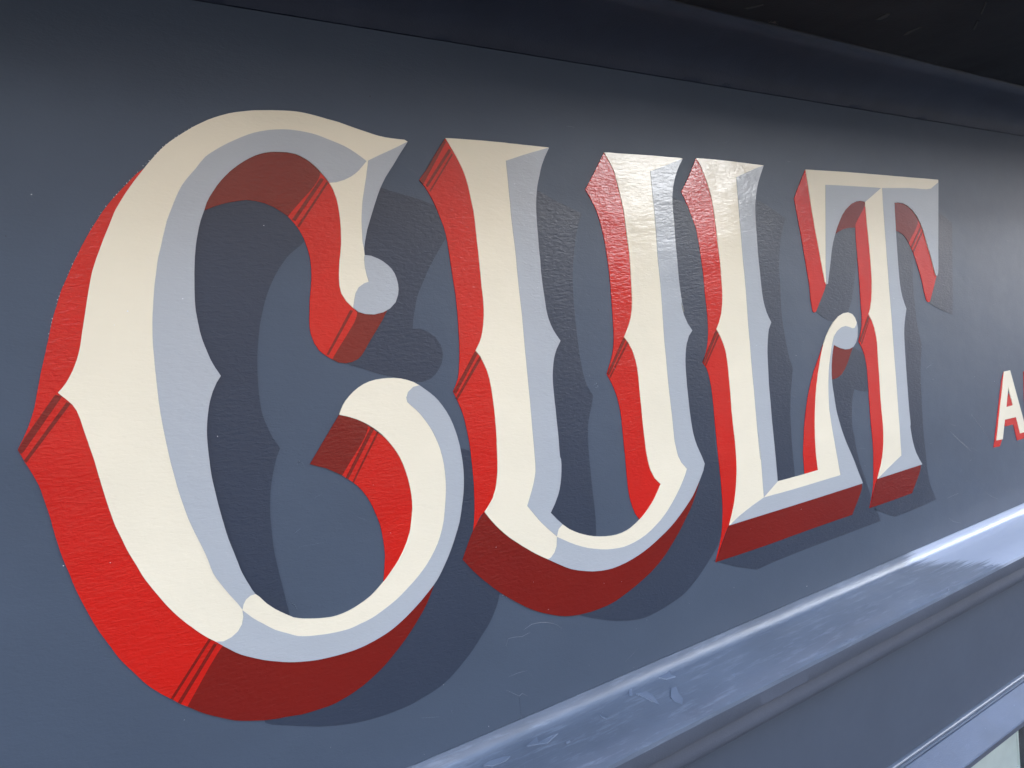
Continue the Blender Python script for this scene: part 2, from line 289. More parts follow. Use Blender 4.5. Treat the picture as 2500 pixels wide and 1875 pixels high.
# ------------------------------------------------------------------ sign writing: outlines in tenths of a millimetre (x, z)
INK = {"C": {"face": ["395 27421 27 28 26 30 26 39 24 42 16 34 16 36 13 36 12 35 10 37 9 35 11 47 11 46 12 49 13 52 10 40 10 42 10 42 11 44 12 44 13 45 11 34 13 35 14 35 15 36 16 36 16 38 18 38 17 38 17 36 18 38 18 38 17 36 16 32 21 34 19 30 39 57 29 40 31 43 25 31 26 32 27 33 30 37 32 37 33 37 33 34 34 32 35 30 34 26 34 24 34 24 34 22 33 22 36 22 44 24 47 25 47 21 40 16 40 14 41 13 49 13 51 11 52 10 46 7 47 5 47 5 48 4 46 3 47 3 46 2 44 0 48 -2 46 -5 45 -6 45 -7 44 -8 43 -9 53 -9 53 -10 58 -16 59 -16 54 -13 55 -13 43 -11 44 -11 45 -9 63 -8 64 -4 60 -2 61 -1 29 -15 -45 -56 -44 -56 -38 -51 -38 -51 -44 -55 -43 -55 -34 -52 -30 -52 -28 -55 -26 -57 -19 -41 -19 -43 -18 -41 -25 -59 -24 -57 -17 -54 -15 -51 -15 -61 0 -52 59 -8 70 -28 41 -24 38 -31 32 -34 25 -40 16 -48 8 -51 -1 -45 -8 -43 -32 -67 -60 -51 -67 -30 -86 -15 -82 9 -59 20 -47 38 -54 60 -37 67 -10 66 1 50 5 53 9 56 10 56 13 62 12 60 6 45 4 43 4 47 2 47 0 51 -2 51 -4 58 -8 54 -22 74 -28 54 -22 31 -25 31 -33 39 -36 36 -34 28 -36 23 -35 18 -36 14 -73 11 -50 0 -50 -2 -42 -4 -40 -7 -41 -12 -41 -15 -46 -22 -46 -27 -47 -31 -46 -34 -32 -27 -31 -29 -30 -30 -40 -45 -36 -47 -32 -46 -26 -45 -25 -60 -17 -36 -17 -40 -17 -50 -14 -51 -14 -52 -12 -49 -13 -72 -6 -39 -6 -43 -6 -44 -5 -42 -4 -42 -4 -42 -3 -39 -3 -40 -1 -39 0 -39 3 -40 2 -40 4 -37 3 -37 6 -37 7 -36 8 -36 10 -36 11 -37 12 -37 14 -36 15 -35 17 -33 17 -34 -36 -46 -36 -65 -15 -36 -14 -38 -12 -40 -10 -43 -9 -41 -7 -43 -6 -43 -5 -50 -3 -52 -1 -44 0 -47 1 -47 0 -41 1 -40 2 -40 3 -41 4 -41 5 -41 5 -44 6 -45 7 -46 6 -39 5 -41 7 -41 6 -41 8 -41 9 -43 9 -40 8 -33 14 -51 9 -36 11 -43 11 -46 12 -41 21 -57 22 -52 19 -44 20 -38 29 -30 25 -35 28 -38 56 -56 47 -39 47 -36 52 -38 38 -17 42 -15 45 -13 47 -13 46 -11 48 -9 48 -6 49 -2 55 4 55 9 48 12 47 15 53 20 54 24 42 26 42 29 41 31 37 32 36 33 34 33 38 38 35 39 34 46 31 49 30 53 26 55 15 49 12 51 14 61 11 65 3 49 0 51 -3 51 -7 52 -9 52 -11 52 -13 50 -14 49 -18 48 -20 41 -23 40 -25 38 -26 39 -29 38 -29 34 -37 37 -39 33 -42 31 -45 29 -52 29 -54 25 -49 19 -49 16 19 38 21 37 31 38 37 35 42 33 46 29 52 24 55 17 58 9 59 3 58 0 59 -5 64 -12 63 -20 58 -26 53 -32 67 -54 37 -31 36 -33 37 -43 35 -48 36 -59 32 -63 25 -64 20 -66 13 -49 10 -51 9 -51 6 -53 4 -53 3 -53 0 -68 -3 -67 -6 -52 -8 -52 -9 -50 -15 -61 -16 -59 -18 -65 -20 -63 -26 -59 -28 -56 -22 -44 -24 -44 -25 -44 -29 -47 -31 -46 -25 -35 -26 -36 -28 -35 -30 -33 -32 -30 -35 -29 -36 -28 -35 -26 -40 -30 -41 -28 -40 -26 -39 -24 -38 -23 -40 -22 -45 -22 -45 -20 -47 -19 -46 -14 -48 -12 -47 -11 -45 -9 -45 -8 -46 -5 -53 -4 -55 -1 -54 1 -52 2 -52 3 -51 5 -51 6 -50 8 -49 10 -49 11 -48 13 -48 15 -47 17 -47 19 -44 19 -52 24 -49 25 -39 22 -40 23 -38 24 -44 34 -41 37 -32 29 -31 31 -28 27 -45 38 -28 27 -30 31 -30 33 -28 33 -29 33 -27 35 -28 38 -27 39 -26 40 -20 32 -20 34 -19 34 -19 35 -20 37 -20 39 -19 38 -15 34 -15 40 -13 37 -21 49 -20 52 -14 41 -12 42 -12 40 -14 45 -13 43 -10 46 -9 47 -9 46 -9 47 -6 35 -6 36 -5 37 -6 35 -5 36 -6 36 -5 38 -5 39 -6 38 -7 39 -8 38 -7 38 -9 50 -9 48 -6 37 -6 35 -15 61 -22 46 -30 39 -24 27"],
 "grey": ["2888 29146 -46 33 -45 30 -50 30 -48 22 -48 18 -47 16 -48 15 -46 16 -47 14 -46 9 -47 6 -42 5 -44 2 -44 2 -60 -2 -59 -6 -60 -9 -58 -13 -55 -16 -54 -20 -54 -24 -54 -27 -42 -21 -42 -23 -41 -24 -38 -24 -36 -24 -33 -26 -40 -44 -37 -45 -32 -35 -31 -34 -29 -34 -26 -35 -26 -42 -23 -43 -20 -41 -20 -42 -21 -46 -20 -46 -17 -49 -17 -50 -12 -36 -11 -37 -11 -34 -23 -69 -10 -39 -9 -42 -9 -42 -9 -38 -8 -38 -7 -38 -8 -43 -8 -44 -7 -43 -6 -39 -5 -38 -4 -38 -5 -53 -5 -53 -3 -53 -2 -54 -1 -42 -1 -44 -1 -46 0 -36 -1 -37 0 -37 0 -38 0 -42 0 -42 1 -42 1 -41 2 -45 3 -44 3 -45 3 -40 3 -40 4 -41 4 -40 4 -40 4 -39 5 -39 5 -37 5 -38 5 -36 5 -38 8 -43 8 -45 9 -44 8 -41 9 -41 9 -42 11 -38 12 -39 12 -40 13 -39 12 -37 13 -38 12 -37 11 -37 13 -52 11 -53 13 -47 20 -46 23 -44 20 -37 22 -39 21 -37 27 -42 24 -38 28 -54 11 39 23 34 37 21 39 3 -20 38 -19 44 -22 52 -21 57 -12 41 -11 46 -11 43 -9 36 -14 51 -8 33 -9 40 -9 43 -8 41 -6 41 -7 41 -5 41 -6 39 -7 46 -6 45 -5 44 -5 41 -4 41 -3 41 -2 40 -1 40 0 41 -1 47 0 47 1 44 3 52 5 50 6 43 7 43 9 41 10 43 12 40 14 38 15 36 36 65 36 46 -17 34 -17 33 -15 35 -14 36 -12 37 -11 37 -10 36 -8 36 -7 36 -6 37 -3 37 -4 37 -2 40 -3 40 0 39 1 39 3 40 3 39 4 42 4 42 5 42 6 44 6 43 6 39 13 72 12 49 14 52 14 51 17 50 17 40 17 36 25 60 26 45 32 46 36 47 40 45 30 30 31 29 32 27 46 34 47 31 46 27 46 22 41 15 41 12 40 7 42 4 50 2 50 0 73 -11 36 -14 35 -18 36 -23 34 -28 36 -36 33 -39 25 -31 22 -31 64 7 72 22 64 31 39 25 38 30 58 60", "3186 27173 67 -54 37 -31 36 -33 37 -43 35 -48 36 -59 32 -63 25 -64 20 -66 13 -49 10 -51 9 -51 6 -53 4 -53 3 -53 0 -68 -3 -67 -6 -52 -8 -52 -9 -50 -15 -61 -16 -59 -18 -65 -20 -63 -26 -59 -28 -56 -22 -44 -24 -44 -25 -44 -29 -47 -31 -46 -25 -35 -26 -36 -28 -35 -30 -33 -32 -30 -35 -29 -36 -28 -35 -26 -40 -30 -41 -28 -40 -26 -39 -24 -38 -23 -40 -22 -45 -22 -45 -20 -47 -19 -46 -14 -48 -12 -47 -11 -45 -9 -45 -8 -46 -5 -53 -4 -55 -1 -54 1 -52 2 -52 3 -51 5 -51 6 -50 8 -49 10 -49 11 -48 13 -48 15 -47 17 -47 19 -44 19 -52 24 -49 25 -39 22 -40 23 -38 24 -44 34 -41 37 -32 29 -31 31 -28 27 56 -15 61 13 54 33 35 44 17 57 -1 52 34 -40 35 -40 39 -37 41 -35 40 -36 41 -34 48 -31 48 -28 39 -25 39 -21 45 -15 46 -12 46 -10 47 -8 43 -7 46 -6 45 -5 61 -4 58 -1 51 5 52 9 57 8 58 13 44 13 44 17 44 17 57 24 55 25 53 30 52 33 36 24 37 25 35 25 44 34 42 36 31 30 31 33 28 33 36 46 32 47 25 45 22 47 20 48 18 53 13 53 12 58 11 57 8 48 8 47 5 46 3 48 2 48 -1 48 -2 49 -4 50 -7 48 -14 65 -19 63 -16 44 -18 44 -20 43 -33 57 -35 53 -35 46 -34 39 -41 40 -32 34 -4 40 22 47 54 39", "3306 29342 -45 -56 -44 -56 -38 -51 -38 -51 -44 -55 -43 -55 -34 -52 -30 -52 -28 -55 -26 -57 -19 -41 -19 -43 -18 -41 -25 -59 -24 -57 -17 -54 -15 -51 -15 -61 0 -52 -1 56 -5 58 3 66 3 54 5 60 6 48 8 49 8 46 11 49 13 47 12 47 13 48 14 49 12 48 10 42 10 42 63 31 64 31 67 30 68 31 46 22 46 23", "2784 28343 59 -8 70 -28 41 -24 38 -31 32 -34 25 -40 16 -48 8 -51 -1 -45 -8 -43 -32 -67 -60 -51 -67 -30 -86 -15 -82 9 -59 20 -47 38 17 66 17 56 36 51 54 32 43 13 -14 62 -8 67 0 67"],
 "red": ["1110 28996 -49 -37 -33 -32 -33 -35 -50 -53 -23 -26 -25 -27 -26 -29 -28 -34 -28 -36 -26 -35 -30 -44 -29 -43 -20 -31 -20 -32 -19 -31 -26 -45 -25 -45 -22 -40 -21 -41 -22 -44 -21 -44 -22 -41 -21 -42 -13 -35 -13 -36 -12 -36 -13 -32 -12 -32 -12 -34 -11 -34 -11 -36 -10 -37 -10 -37 -11 -34 -10 -34 -10 -34 -10 -33 -11 -36 -11 -35 -9 -33 -11 -42 -11 -40 -11 -41 -11 -41 -11 -40 -14 -41 -13 -33 -14 -34 -16 -35 -16 -32 -17 -33 -18 -33 -18 -33 16 -46 16 -47 17 -41 16 -41 16 -44 14 -46 8 -36 6 -38 7 -38 7 -37 7 -38 6 -38 5 -35 4 -36 5 -37 4 -37 6 -37 6 -38 6 -37 7 -35 8 -38 8 -37 9 -36 8 -36 7 -36 10 -39 8 -32 10 -35 10 -36 11 -36 11 -34 13 -39 13 -39 13 -38 15 -37 18 -44 19 -43 19 -43 16 -35 15 -35 16 -35 18 -34 23 -40 26 -39 26 -40 27 -43 27 -44 29 -41 26 -32 28 -30 27 -29 36 -34 34 -32 49 -52 47 -38 22 28 22 29 23 30 24 32 24 32 23 32 24 32 23 30 23 29 21 26 20 24 18 21 16 17 14 13 44 22 -7 18 -21 25 -31 30 -38 33 -39 36 -38 38 -33 38 -21 28 -21 30 -21 31 -22 33 -22 34 -21 34 -22 35 -20 35 -21 35 -20 35 -19 34 -18 33 -17 32 -20 35 -19 35 -18 33 -17 33 -17 33 -16 34 -16 34 -14 35 -13 37 -13 39 -8 32 -8 34 -7 36 -7 37 -6 38 -5 38 -5 40 -4 39 -4 39 -4 39 -4 38 -3 37 -4 37 -4 34 -3 33 -4 31 -6 41 -5 39 -4 37 -5 36 -4 35 -5 33 -5 32 -6 32 -11 39 -14 35 -14 35 -9 34 -2 37 6 32 13 33 17 34 20 34 20 35 18 36 15 38 10 32 8 34 7 34 7 35 6 35 5 36 6 36 6 35 7 35 6 35 5 34 5 33 5 34 5 34 6 35 8 35 10 37 12 37 11 31 13 32 15 34 16 35 17 36 19 37 19 38 19 37 20 37 20 36 20 36 19 34 18 33 18 30 16 29 15 25 23 40 22 34 21 30 20 30 21 32", "2463 29033 -312 -370 45 -51 40 -59 30 -68 20 -73 9 -41 6 -41 2 -72 -4 -61 -6 -53 -9 -56 -9 -45 -10 -46 -9 -59 -8 -60 -7 -46 -3 -45 0 -47 4 -45 20 -76 37 -63 43 -40 58 -40 28 38 32 41 33 41 35 43 33 42 32 40 28 39 22 35 16 30 8 26 -24 63 -22 34 -26 37 -20 45 -5 35 -2 41 2 44 4 46 4 46 6 46 4 43 6 44 7 43 9 42 8 42 5 43 3 43 -1 42 -2 43 -4 44 -5 44 -7 41 -9 40 -10 35 -18 41 -21 36 -22 33 -21 35", "2658 26879 -275 -387 59 -49 37 -33 36 -37 33 -44 30 -46 22 -42 20 -44 17 -46 15 -48 14 -47 12 -47 9 -50 6 -52 4 -50 1 -50 1 -44 -3 -44 -13 -81 -7 -42 -9 -45 -9 -45 45 15 47 21 30 20 33 24 34 29 32 32 28 38 20 35 19 40 18 43 16 47 14 47 12 48 9 47 8 45 5 52 3 50 -1 51 -3 50 -6 51 -10 51 -12 48 -15 49 -19 49 -20 49 -21 48 -21 49 -18 48"],
 "dark": ["980 24970 33 -28 33 -28 34 -27 37 -26 38 -25 39 -25 40 -24 40 -24 39 -21 49 -20 49 -18 55 -18 55 -18 58 -14 55 -12 74 -11 57 -12 61 -12 44 -4 43 -3 45 -2 45 -1 46 -1 44 2 41 5 40 8 40 8 42 10 42 12 41 14 40 14 39 16 40 19 45 23 45 25 44 27 40 27 38 28 38 29 37 28 35 30 36 30 38 36 38 37 36 37 31 33 30 32 28 33 35 47 32 47 28 46 28 45 -50 -5 -55 -11 -30 -13 -34 -18 -37 -21 -39 -24 -41 -25 -42 -25 -42 -24 -43 -21 -42 -16 -40 -13 -41 -12 -41 -10 -42 -9 -43 -8 -42 -7 -43 -5 -43 -4 -44 -3 -43 -2 -43 -1 -45 1 -45 1 -45 3 -46 3 -45 5 -45 6 -43 6 -41 8 -39 9 -37 10 -49 17 -47 21 -44 24 -41 23 -39 22 -36 17 -43 18 -39 15 -36 18 -51 43 -43 30 -44 -22 -14 -13 -16 -17 -18 -21 -20 -24 -21 -26 -23 -29 -23 -30 -24 -32 -23 -32 -24 -32 -24 -32 -23 -30 -22 -29", "1501 28697 37 16 38 16 35 12 38 12 39 10 48 10 50 9 43 5 62 -5 42 -7 44 -11 68 -29 35 -22 33 -21 38 -29 30 34 33 35 36 36 37 36 37 36 36 36 32 35 28 34 22 32 15 30 6 26 -8 43 -27 37 -37 31 -42 25 -37 16 -43 12 -47 9 -49 4 -49 0 -46 -4 -40 -9 -41 -12 -40 -16 -40 -19 -40 -21 -38 -22 -37 -23 -37 -25 -37 -29 -36 -30 -35 -32 -32 -32 -29 -30 -26 -29 -31 -44 -24 -43 -24 -42", "2400 27476 52 -31 59 -13 60 5 58 20 39 31 35 43 38 52 28 36 28 37 29 36 38 47 35 46 47 72 -37 24 -42 7 -59 2 -59 1 -47 1 -61 3 26 -44 -6 -23 -15 -30 -22 -34 -28 -38 -32 -42 -34 -42 -35 -44 -35 -43 -32 -41", "2411 27008 -295 -376 68 -30 65 -25 73 -46 61 -39 27 36 31 37 32 39 34 39 34 39 32 39 29 37 24 36 19 32 11 29 2 24 -36 45 -53 36"],
 "stripe": ["1189 25437 15 -13 -315 -368 -15 13", "1219 25387 21 -13 -302 -369 -19 19", "377 27409 42 -14 -264 -348 -15 -15 -11 7 -8 24 50 77", "441 27351 23 -15 -303 -367 -14 15", "2463 28985 26 -10 -280 -347 -26 11", "2510 28957 15 -8 -291 -373 -13 11", "2604 27880 25 -8 -256 -359 -19 4", "2687 26862 26 -18 -278 -390 -24 9", "2739 26816 12 -11 -272 -392 -11 9"],
 "shadow": ["2305 28494 -36 -31 -37 -32 -51 -37 -50 -39 -38 -39 -34 -41 -34 -43 -30 -44 -29 -48 -26 -49 -22 -43 -19 -44 -20 -52 -18 -53 -15 -52 -14 -52 -13 -56 -12 -58 -8 -43 -7 -44 -6 -44 -5 -45 -5 -44 -4 -43 -3 -53 -2 -53 -1 -57 2 -59 2 -59 7 -58 13 -50 16 -49 14 -43 16 -42 25 -47 28 -47 -24 -43 -22 -45 -17 -46 -15 -48 -16 -51 -13 -52 -11 -56 -8 -58 -5 -43 -5 -45 -3 -45 -1 -45 0 -45 0 -46 0 -50 0 -50 2 -50 3 -44 5 -43 5 -43 5 -45 6 -44 6 -44 7 -56 8 -58 7 -48 8 -50 7 -51 -18 -64 -19 5 -30 17 -36 28 -41 34 -43 39 -42 40 -39 40 -33 35 -25 29 -29 39 -20 36 -18 46 -9 28 -8 33 -7 36 -7 38 -7 42 -6 43 -6 45 -6 45 -5 45 -6 45 -6 43 -6 42 -6 40 -7 42 -8 41 -9 41 -9 41 -8 40 -8 40 -8 40 -6 40 -5 40 -4 40 -3 41 0 38 0 40 2 41 2 41 3 42 4 41 4 41 5 40 6 39 6 38 7 35 7 32 8 30 16 41 21 34 21 31 17 33 9 40 1 31 -5 34 -8 36 -11 38 -13 39 -14 40 -13 40 -13 40 -11 40 -9 40 -4 38 -2 38 0 37 1 37 3 37 3 38 5 37 6 38 6 39 7 38 8 40 8 40 8 37 8 40 8 43 9 44 10 46 10 46 11 46 12 44 12 43 13 41 13 37 15 33 15 29 16 23 17 17 36 15 40 -2 43 -7 47 0 33 6 36 8 39 10 40 12 41 13 42 13 43 13 42 13 42 12", "2982 28938 44 -15 48 -16 49 -12 55 -13 55 -13 55 -13 55 -13 53 -14 64 -21 62 -23 19 -42 21 -44 22 -45 21 -44 18 -42 15 -39 10 -34 6 -67 -3 -35 -5 48 -18 51 -33 -22 -44 -54 -42 -55 -38 -49 -37 -51 -34 -50 -29 -47 -28 -47 -26 -44 -30 -49 -26 -49 -18 -48 -15 -51 -19 -59 -16 -58 -14 -76 74 -7 71 -27 74 -56 50 -75 11 -46 2 -47 -9 -46 -18 -44 -28 -40 -33 -36 -62 -44 -82 -17 -66 7 -53 15 -55 18 -51 17 -54 17 -47 14 -49 14 -48 16 -48 18 -46 20 -46 19 -61 21 -56 21 -66 37 34 33 37 33 38 34 38 34 37 34 36 34 33 33 29 33 25 33 32 46 26 45 17 45 9 52 -3 38 -10 40 -15 43 -20 44 -20 45 -20 45 -17 45 -13 45 -6 43 0 44 4 45 9 44 10 45 12 44 12 45 12 44 10 45", "1527 24678 5 -35 54 -37 52 -23 62 -24 37 -15 41 -18 43 -18 43 -17 42 -16 47 -18 46 -15 47 -15 47 -14 48 -13 48 -11 49 -11 50 -9 51 -8 52 -6 51 -6 50 -3 55 -3 53 -1 52 1 48 0 48 2 46 3 47 7 47 9 43 9 47 6 46 9 59 16 61 22 42 19 42 21 41 24 40 25 38 26 39 28 41 29 41 31 38 31 43 42 40 40 37 34 37 33 38 42 35 45 33 51 29 52 19 44 16 44 61 -7 67 -13 68 -13 62 -8 51 2 32 17 9 26 -4 36 -14 44 -23 51 -28 55 -32 58 -34 59 -32 58 -29 55 -24 52 -22 48 -22 48 -24 47 -23 47 -23 47 -22 47 -20 47 -18 48 -17 48 -13 48 -9 51 -8 59 -4 63 -3 64 -2 65 0 61 0 56 0 48 0 37 -1 24 -1 9 -1 -49 -9 -54 -40 19 -87 43 -47 17 -86 27 -13 -16 -9 -28 -5 -38 -3 -46 -1 -53 0 -57 -1 -59 -2 -59 -4 -57 -7 -52 -11 -45 -17 -46 -20 -43 -22 -41 -24 -40 -26 -40 -27 -39 -26 -39 -27 -40 -26 -41 -24 -38 -25 -38 -26 -39 -26 -40 -27 -39 -26 -39 -26 -39 -25 -38 -24 -37 -22 -36 -21 -35 -22 -41 -16 -40 -15 -39 -15 -38 -18 -36 -23 -36 -30 -34 -26 -22 -28 -22 -32 -20 -35 -19 -36 -19 -39 -18 -39 -18 -41 -17 -41 -17 -41 -17 -40 -16 -41 -17 -39 -16 -38 -17 -36 -17"]}, "U": {"face": ["3702 29402 55 1 57 1 57 1 57 1 58 0 56 1 64 0 63 0 63 -1 63 -1 64 0 67 -2 70 -1 69 -2 66 -1 61 -1 91 -2 86 -1 25 -3 -61 -90 -51 -91 -21 -50 -18 -51 -19 -49 -17 -51 -15 -60 -12 -61 -9 -56 -6 -55 -3 -54 -2 -56 -1 -64 0 -68 -1 -72 -1 -71 1 -55 1 -55 -1 -66 0 -67 2 -73 3 -71 4 -56 5 -56 4 -55 4 -59 8 -55 16 -59 21 -55 25 -49 28 -45 49 -68 -58 -78 -25 -47 -21 -50 -15 -55 -11 -56 -8 -55 -4 -56 -2 -67 1 -69 2 -72 3 -75 1 -56 1 -57 1 -58 1 -57 1 -58 0 -56 -3 -82 1 -66 10 -25 -1 -56 -8 -68 -11 -62 -14 -60 -18 -55 -23 -51 -51 -82 -31 -40 -32 -40 73 -82 65 -66 79 -65 60 -36 65 -34 63 -29 66 -26 72 -23 76 -20 85 -16 84 -11 73 -4 71 4 67 11 66 17 71 29 69 35 65 40 62 45 60 50 54 53 44 52 36 46 30 39 -86 84 -49 96 -17 58 -13 59 -14 102 -5 100 -4 64 -4 72 -3 72 -1 66 -1 66 -1 65 -2 63 -1 63 -2 59 0 70 -2 65 -5 98 -16 87 -30 100 -48 89 -64 77 48 69 31 50 29 54 21 54 16 53 15 96 5 72 2 54 3 61 2 50 2 55 2 57 1 55 0 61 -2 60 -3 59 -3 60 -5 60 -4 60 -4 61 -4 60 -5 58 -10 79 -13 76 -16 71 -17 70 -15 72 -17 69 -24 53 -29 50 -36 54 -38 54 81 1 83 0 83 1 83 1 80 0 84 2 83 1 80 1 73 1 91 -1 89 -1 89 1 95 1 67 -2 28 -6 -45 -54 -41 -54 -37 -57 -30 -59 -25 -57 -19 -57 -15 -63 -9 -63 -3 -62 0 -63 0 -57 1 -59 1 -60 -1 -58 -1 -58 0 -60 1 -67 2 -69 2 -66 0 -76 1 -75 1 -59 3 -60 3 -59 8 -86 10 -80 25 -103 -20 58 -20 57 7 -60 21 -94 53 -105 66 -82 -64 -60 -46 -86 -18 -54 -13 -59 -11 -74 -6 -78 -1 -82 1 -85 1 -63 2 -65 3 -66 3 -73 4 -74 5 -74 6 -67 8 -67 11 -64 22 -77 27 -73 30 -65 31 -62 42 -97 -33 -76 -67 -92 -43 -55 -50 -60 -48 -53 -50 -44 -52 -40 -67 -51 -72 -50 -75 -50 -79 -46 -82 -41 -84 -37 -60 -26 -60 -24 -60 -23 -87 -29 -87 -24 -92 -20 -93 -16 -98 -10 -96 -4 -80 4 -75 8 -120 22 -89 25 -86 28 -99 38 -67 36 -69 41 -73 46 -73 47 -72 44 -70 46 -52 37 -51 39 -48 36 -50 40 -47 38 -49 42 -46 45 -47 48 -45 53 -37 48 -37 52 -36 52 42 40 33 34 32 39 40 79 15 45 11 47 11 57 9 59 6 64 4 64 4 67 2 40 -2 -54 -2 -53 2 30 4 65 3 66 2 61 1 62 0 59 -1 72 -3 68 -2 60 -4 58 -5 61 -7 58 -22 88 -30 71 -30 67 -44 56 52 75 22 44 19 48 16 56 12 58 7 53 4 52 2 53 1 53 -2 50 -2 55 0 47 1 53 0 56 0 55 -1 46 -1 48 -1 48 -2 46 -1 42 -1 52 0 48 -1 47 -2 63 -3 61 -8 63 -9 61 -9 58 -10 56 -11 51 -14 51 -22 55 -26 55 -29 55 -31 54 -31 51"],
 "grey": ["4894 29392 -67 -18 -67 -19 -65 -18 -66 -19 -69 -21 -70 -22 -68 -22 -68 -21 0 -53 1 -53 1 -54 0 -57 0 -57 0 -57 1 -57 0 -57 0 -58 1 -48 1 -49 2 -49 1 -48 3 -58 3 -57 2 -57 1 -58 0 -58 0 -57 0 -57 0 -56 1 -61 1 -53 2 -59 2 -60 2 -59 2 -54 0 -65 0 -60 -1 -61 0 -61 0 -62 0 -63 1 -54 0 -57 1 -56 1 -53 0 -60 1 -58 0 -59 0 -62 0 -63 0 -63 0 -63 -1 -63 0 -63 0 -66 0 -67 0 -56 0 -68 -1 -69 -7 -74 -16 -60 -20 -57 -26 -57 -28 -56 -23 -46 -23 -45 32 -45 35 -46 48 -62 49 -60 75 -78 43 -43 44 -44 14 37 18 36 54 33 -65 66 -73 82 32 40 31 40 51 82 23 51 18 55 14 60 11 62 8 68 1 56 -10 25 -1 66 3 82 0 56 -1 58 -1 57 -1 58 -1 57 -1 56 -3 75 -2 72 -1 69 2 67 4 56 8 55 11 56 15 55 21 50 25 47 58 78 -49 68 -28 45 -25 49 -21 55 -16 59 -8 55 -4 59 -4 55 -5 56 -4 56 -3 71 -2 73 0 67 1 66 -1 55 -1 55 1 71 1 72 0 68 1 64 2 56 3 54 6 55 9 56 12 61 15 60 17 51 19 49 18 51 21 50 51 91", "6822 29391 -45 -54 -41 -54 -37 -57 -30 -59 -25 -57 -19 -57 -15 -63 -9 -63 -3 -62 0 -63 0 -57 1 -59 1 -60 -1 -58 -1 -58 0 -60 1 -67 2 -69 2 -66 0 -76 1 -75 1 -59 3 -60 3 -59 8 -86 10 -80 25 -103 -20 58 -20 57 7 -60 21 -94 53 -105 66 -82 -64 -60 -46 -86 -18 -54 -13 -59 -11 -74 -6 -78 -1 -82 1 -85 1 -63 2 -65 3 -66 3 -73 4 -74 5 -74 6 -67 8 -67 11 -64 22 -77 27 -73 30 -65 31 -62 42 -97 -33 -76 -67 -92 -43 -55 -50 -60 -48 -53 -50 -44 -52 -40 -67 -51 -72 -50 -75 -50 -79 -46 -82 -41 -84 -37 -60 -26 -60 -24 -60 -23 -87 -29 -87 -24 -92 -20 -93 -16 -98 -10 -96 -4 -80 4 -75 8 -120 22 -89 25 -86 28 -99 38 -67 36 -69 41 -73 46 -73 47 44 12 47 40 31 56 13 89 94 -56 66 -38 72 -39 76 -36 80 -33 88 -29 90 -26 76 -18 77 -13 78 -10 80 -4 83 5 82 11 87 18 85 24 82 33 79 39 76 41 73 48 54 41 53 46 50 47 43 43 41 44 39 44 52 64 43 60 35 62 -82 88 -45 84 -12 50 -12 55 -11 63 -4 57 -1 60 -2 63 -2 55 -2 58 -3 59 -3 57 -4 73 -4 72 -3 72 -2 67 -1 67 -1 68 -1 73 -1 73 -1 68 -2 62 -2 63 1 57 1 63 2 66 1 64 1 62 2 63 1 62 0 62 -1 64 -1 64 -2 62 -2 60 -2 64 -2 61 -1 61 1 61 1 61 1 63 1 60 1 62 0 63 0 62 -2 61 -2 61 -2 62 -2 61 -1 64 -2 65 -1 64 -1 64 86 27 86 26 88 28 90 28 90 29"],
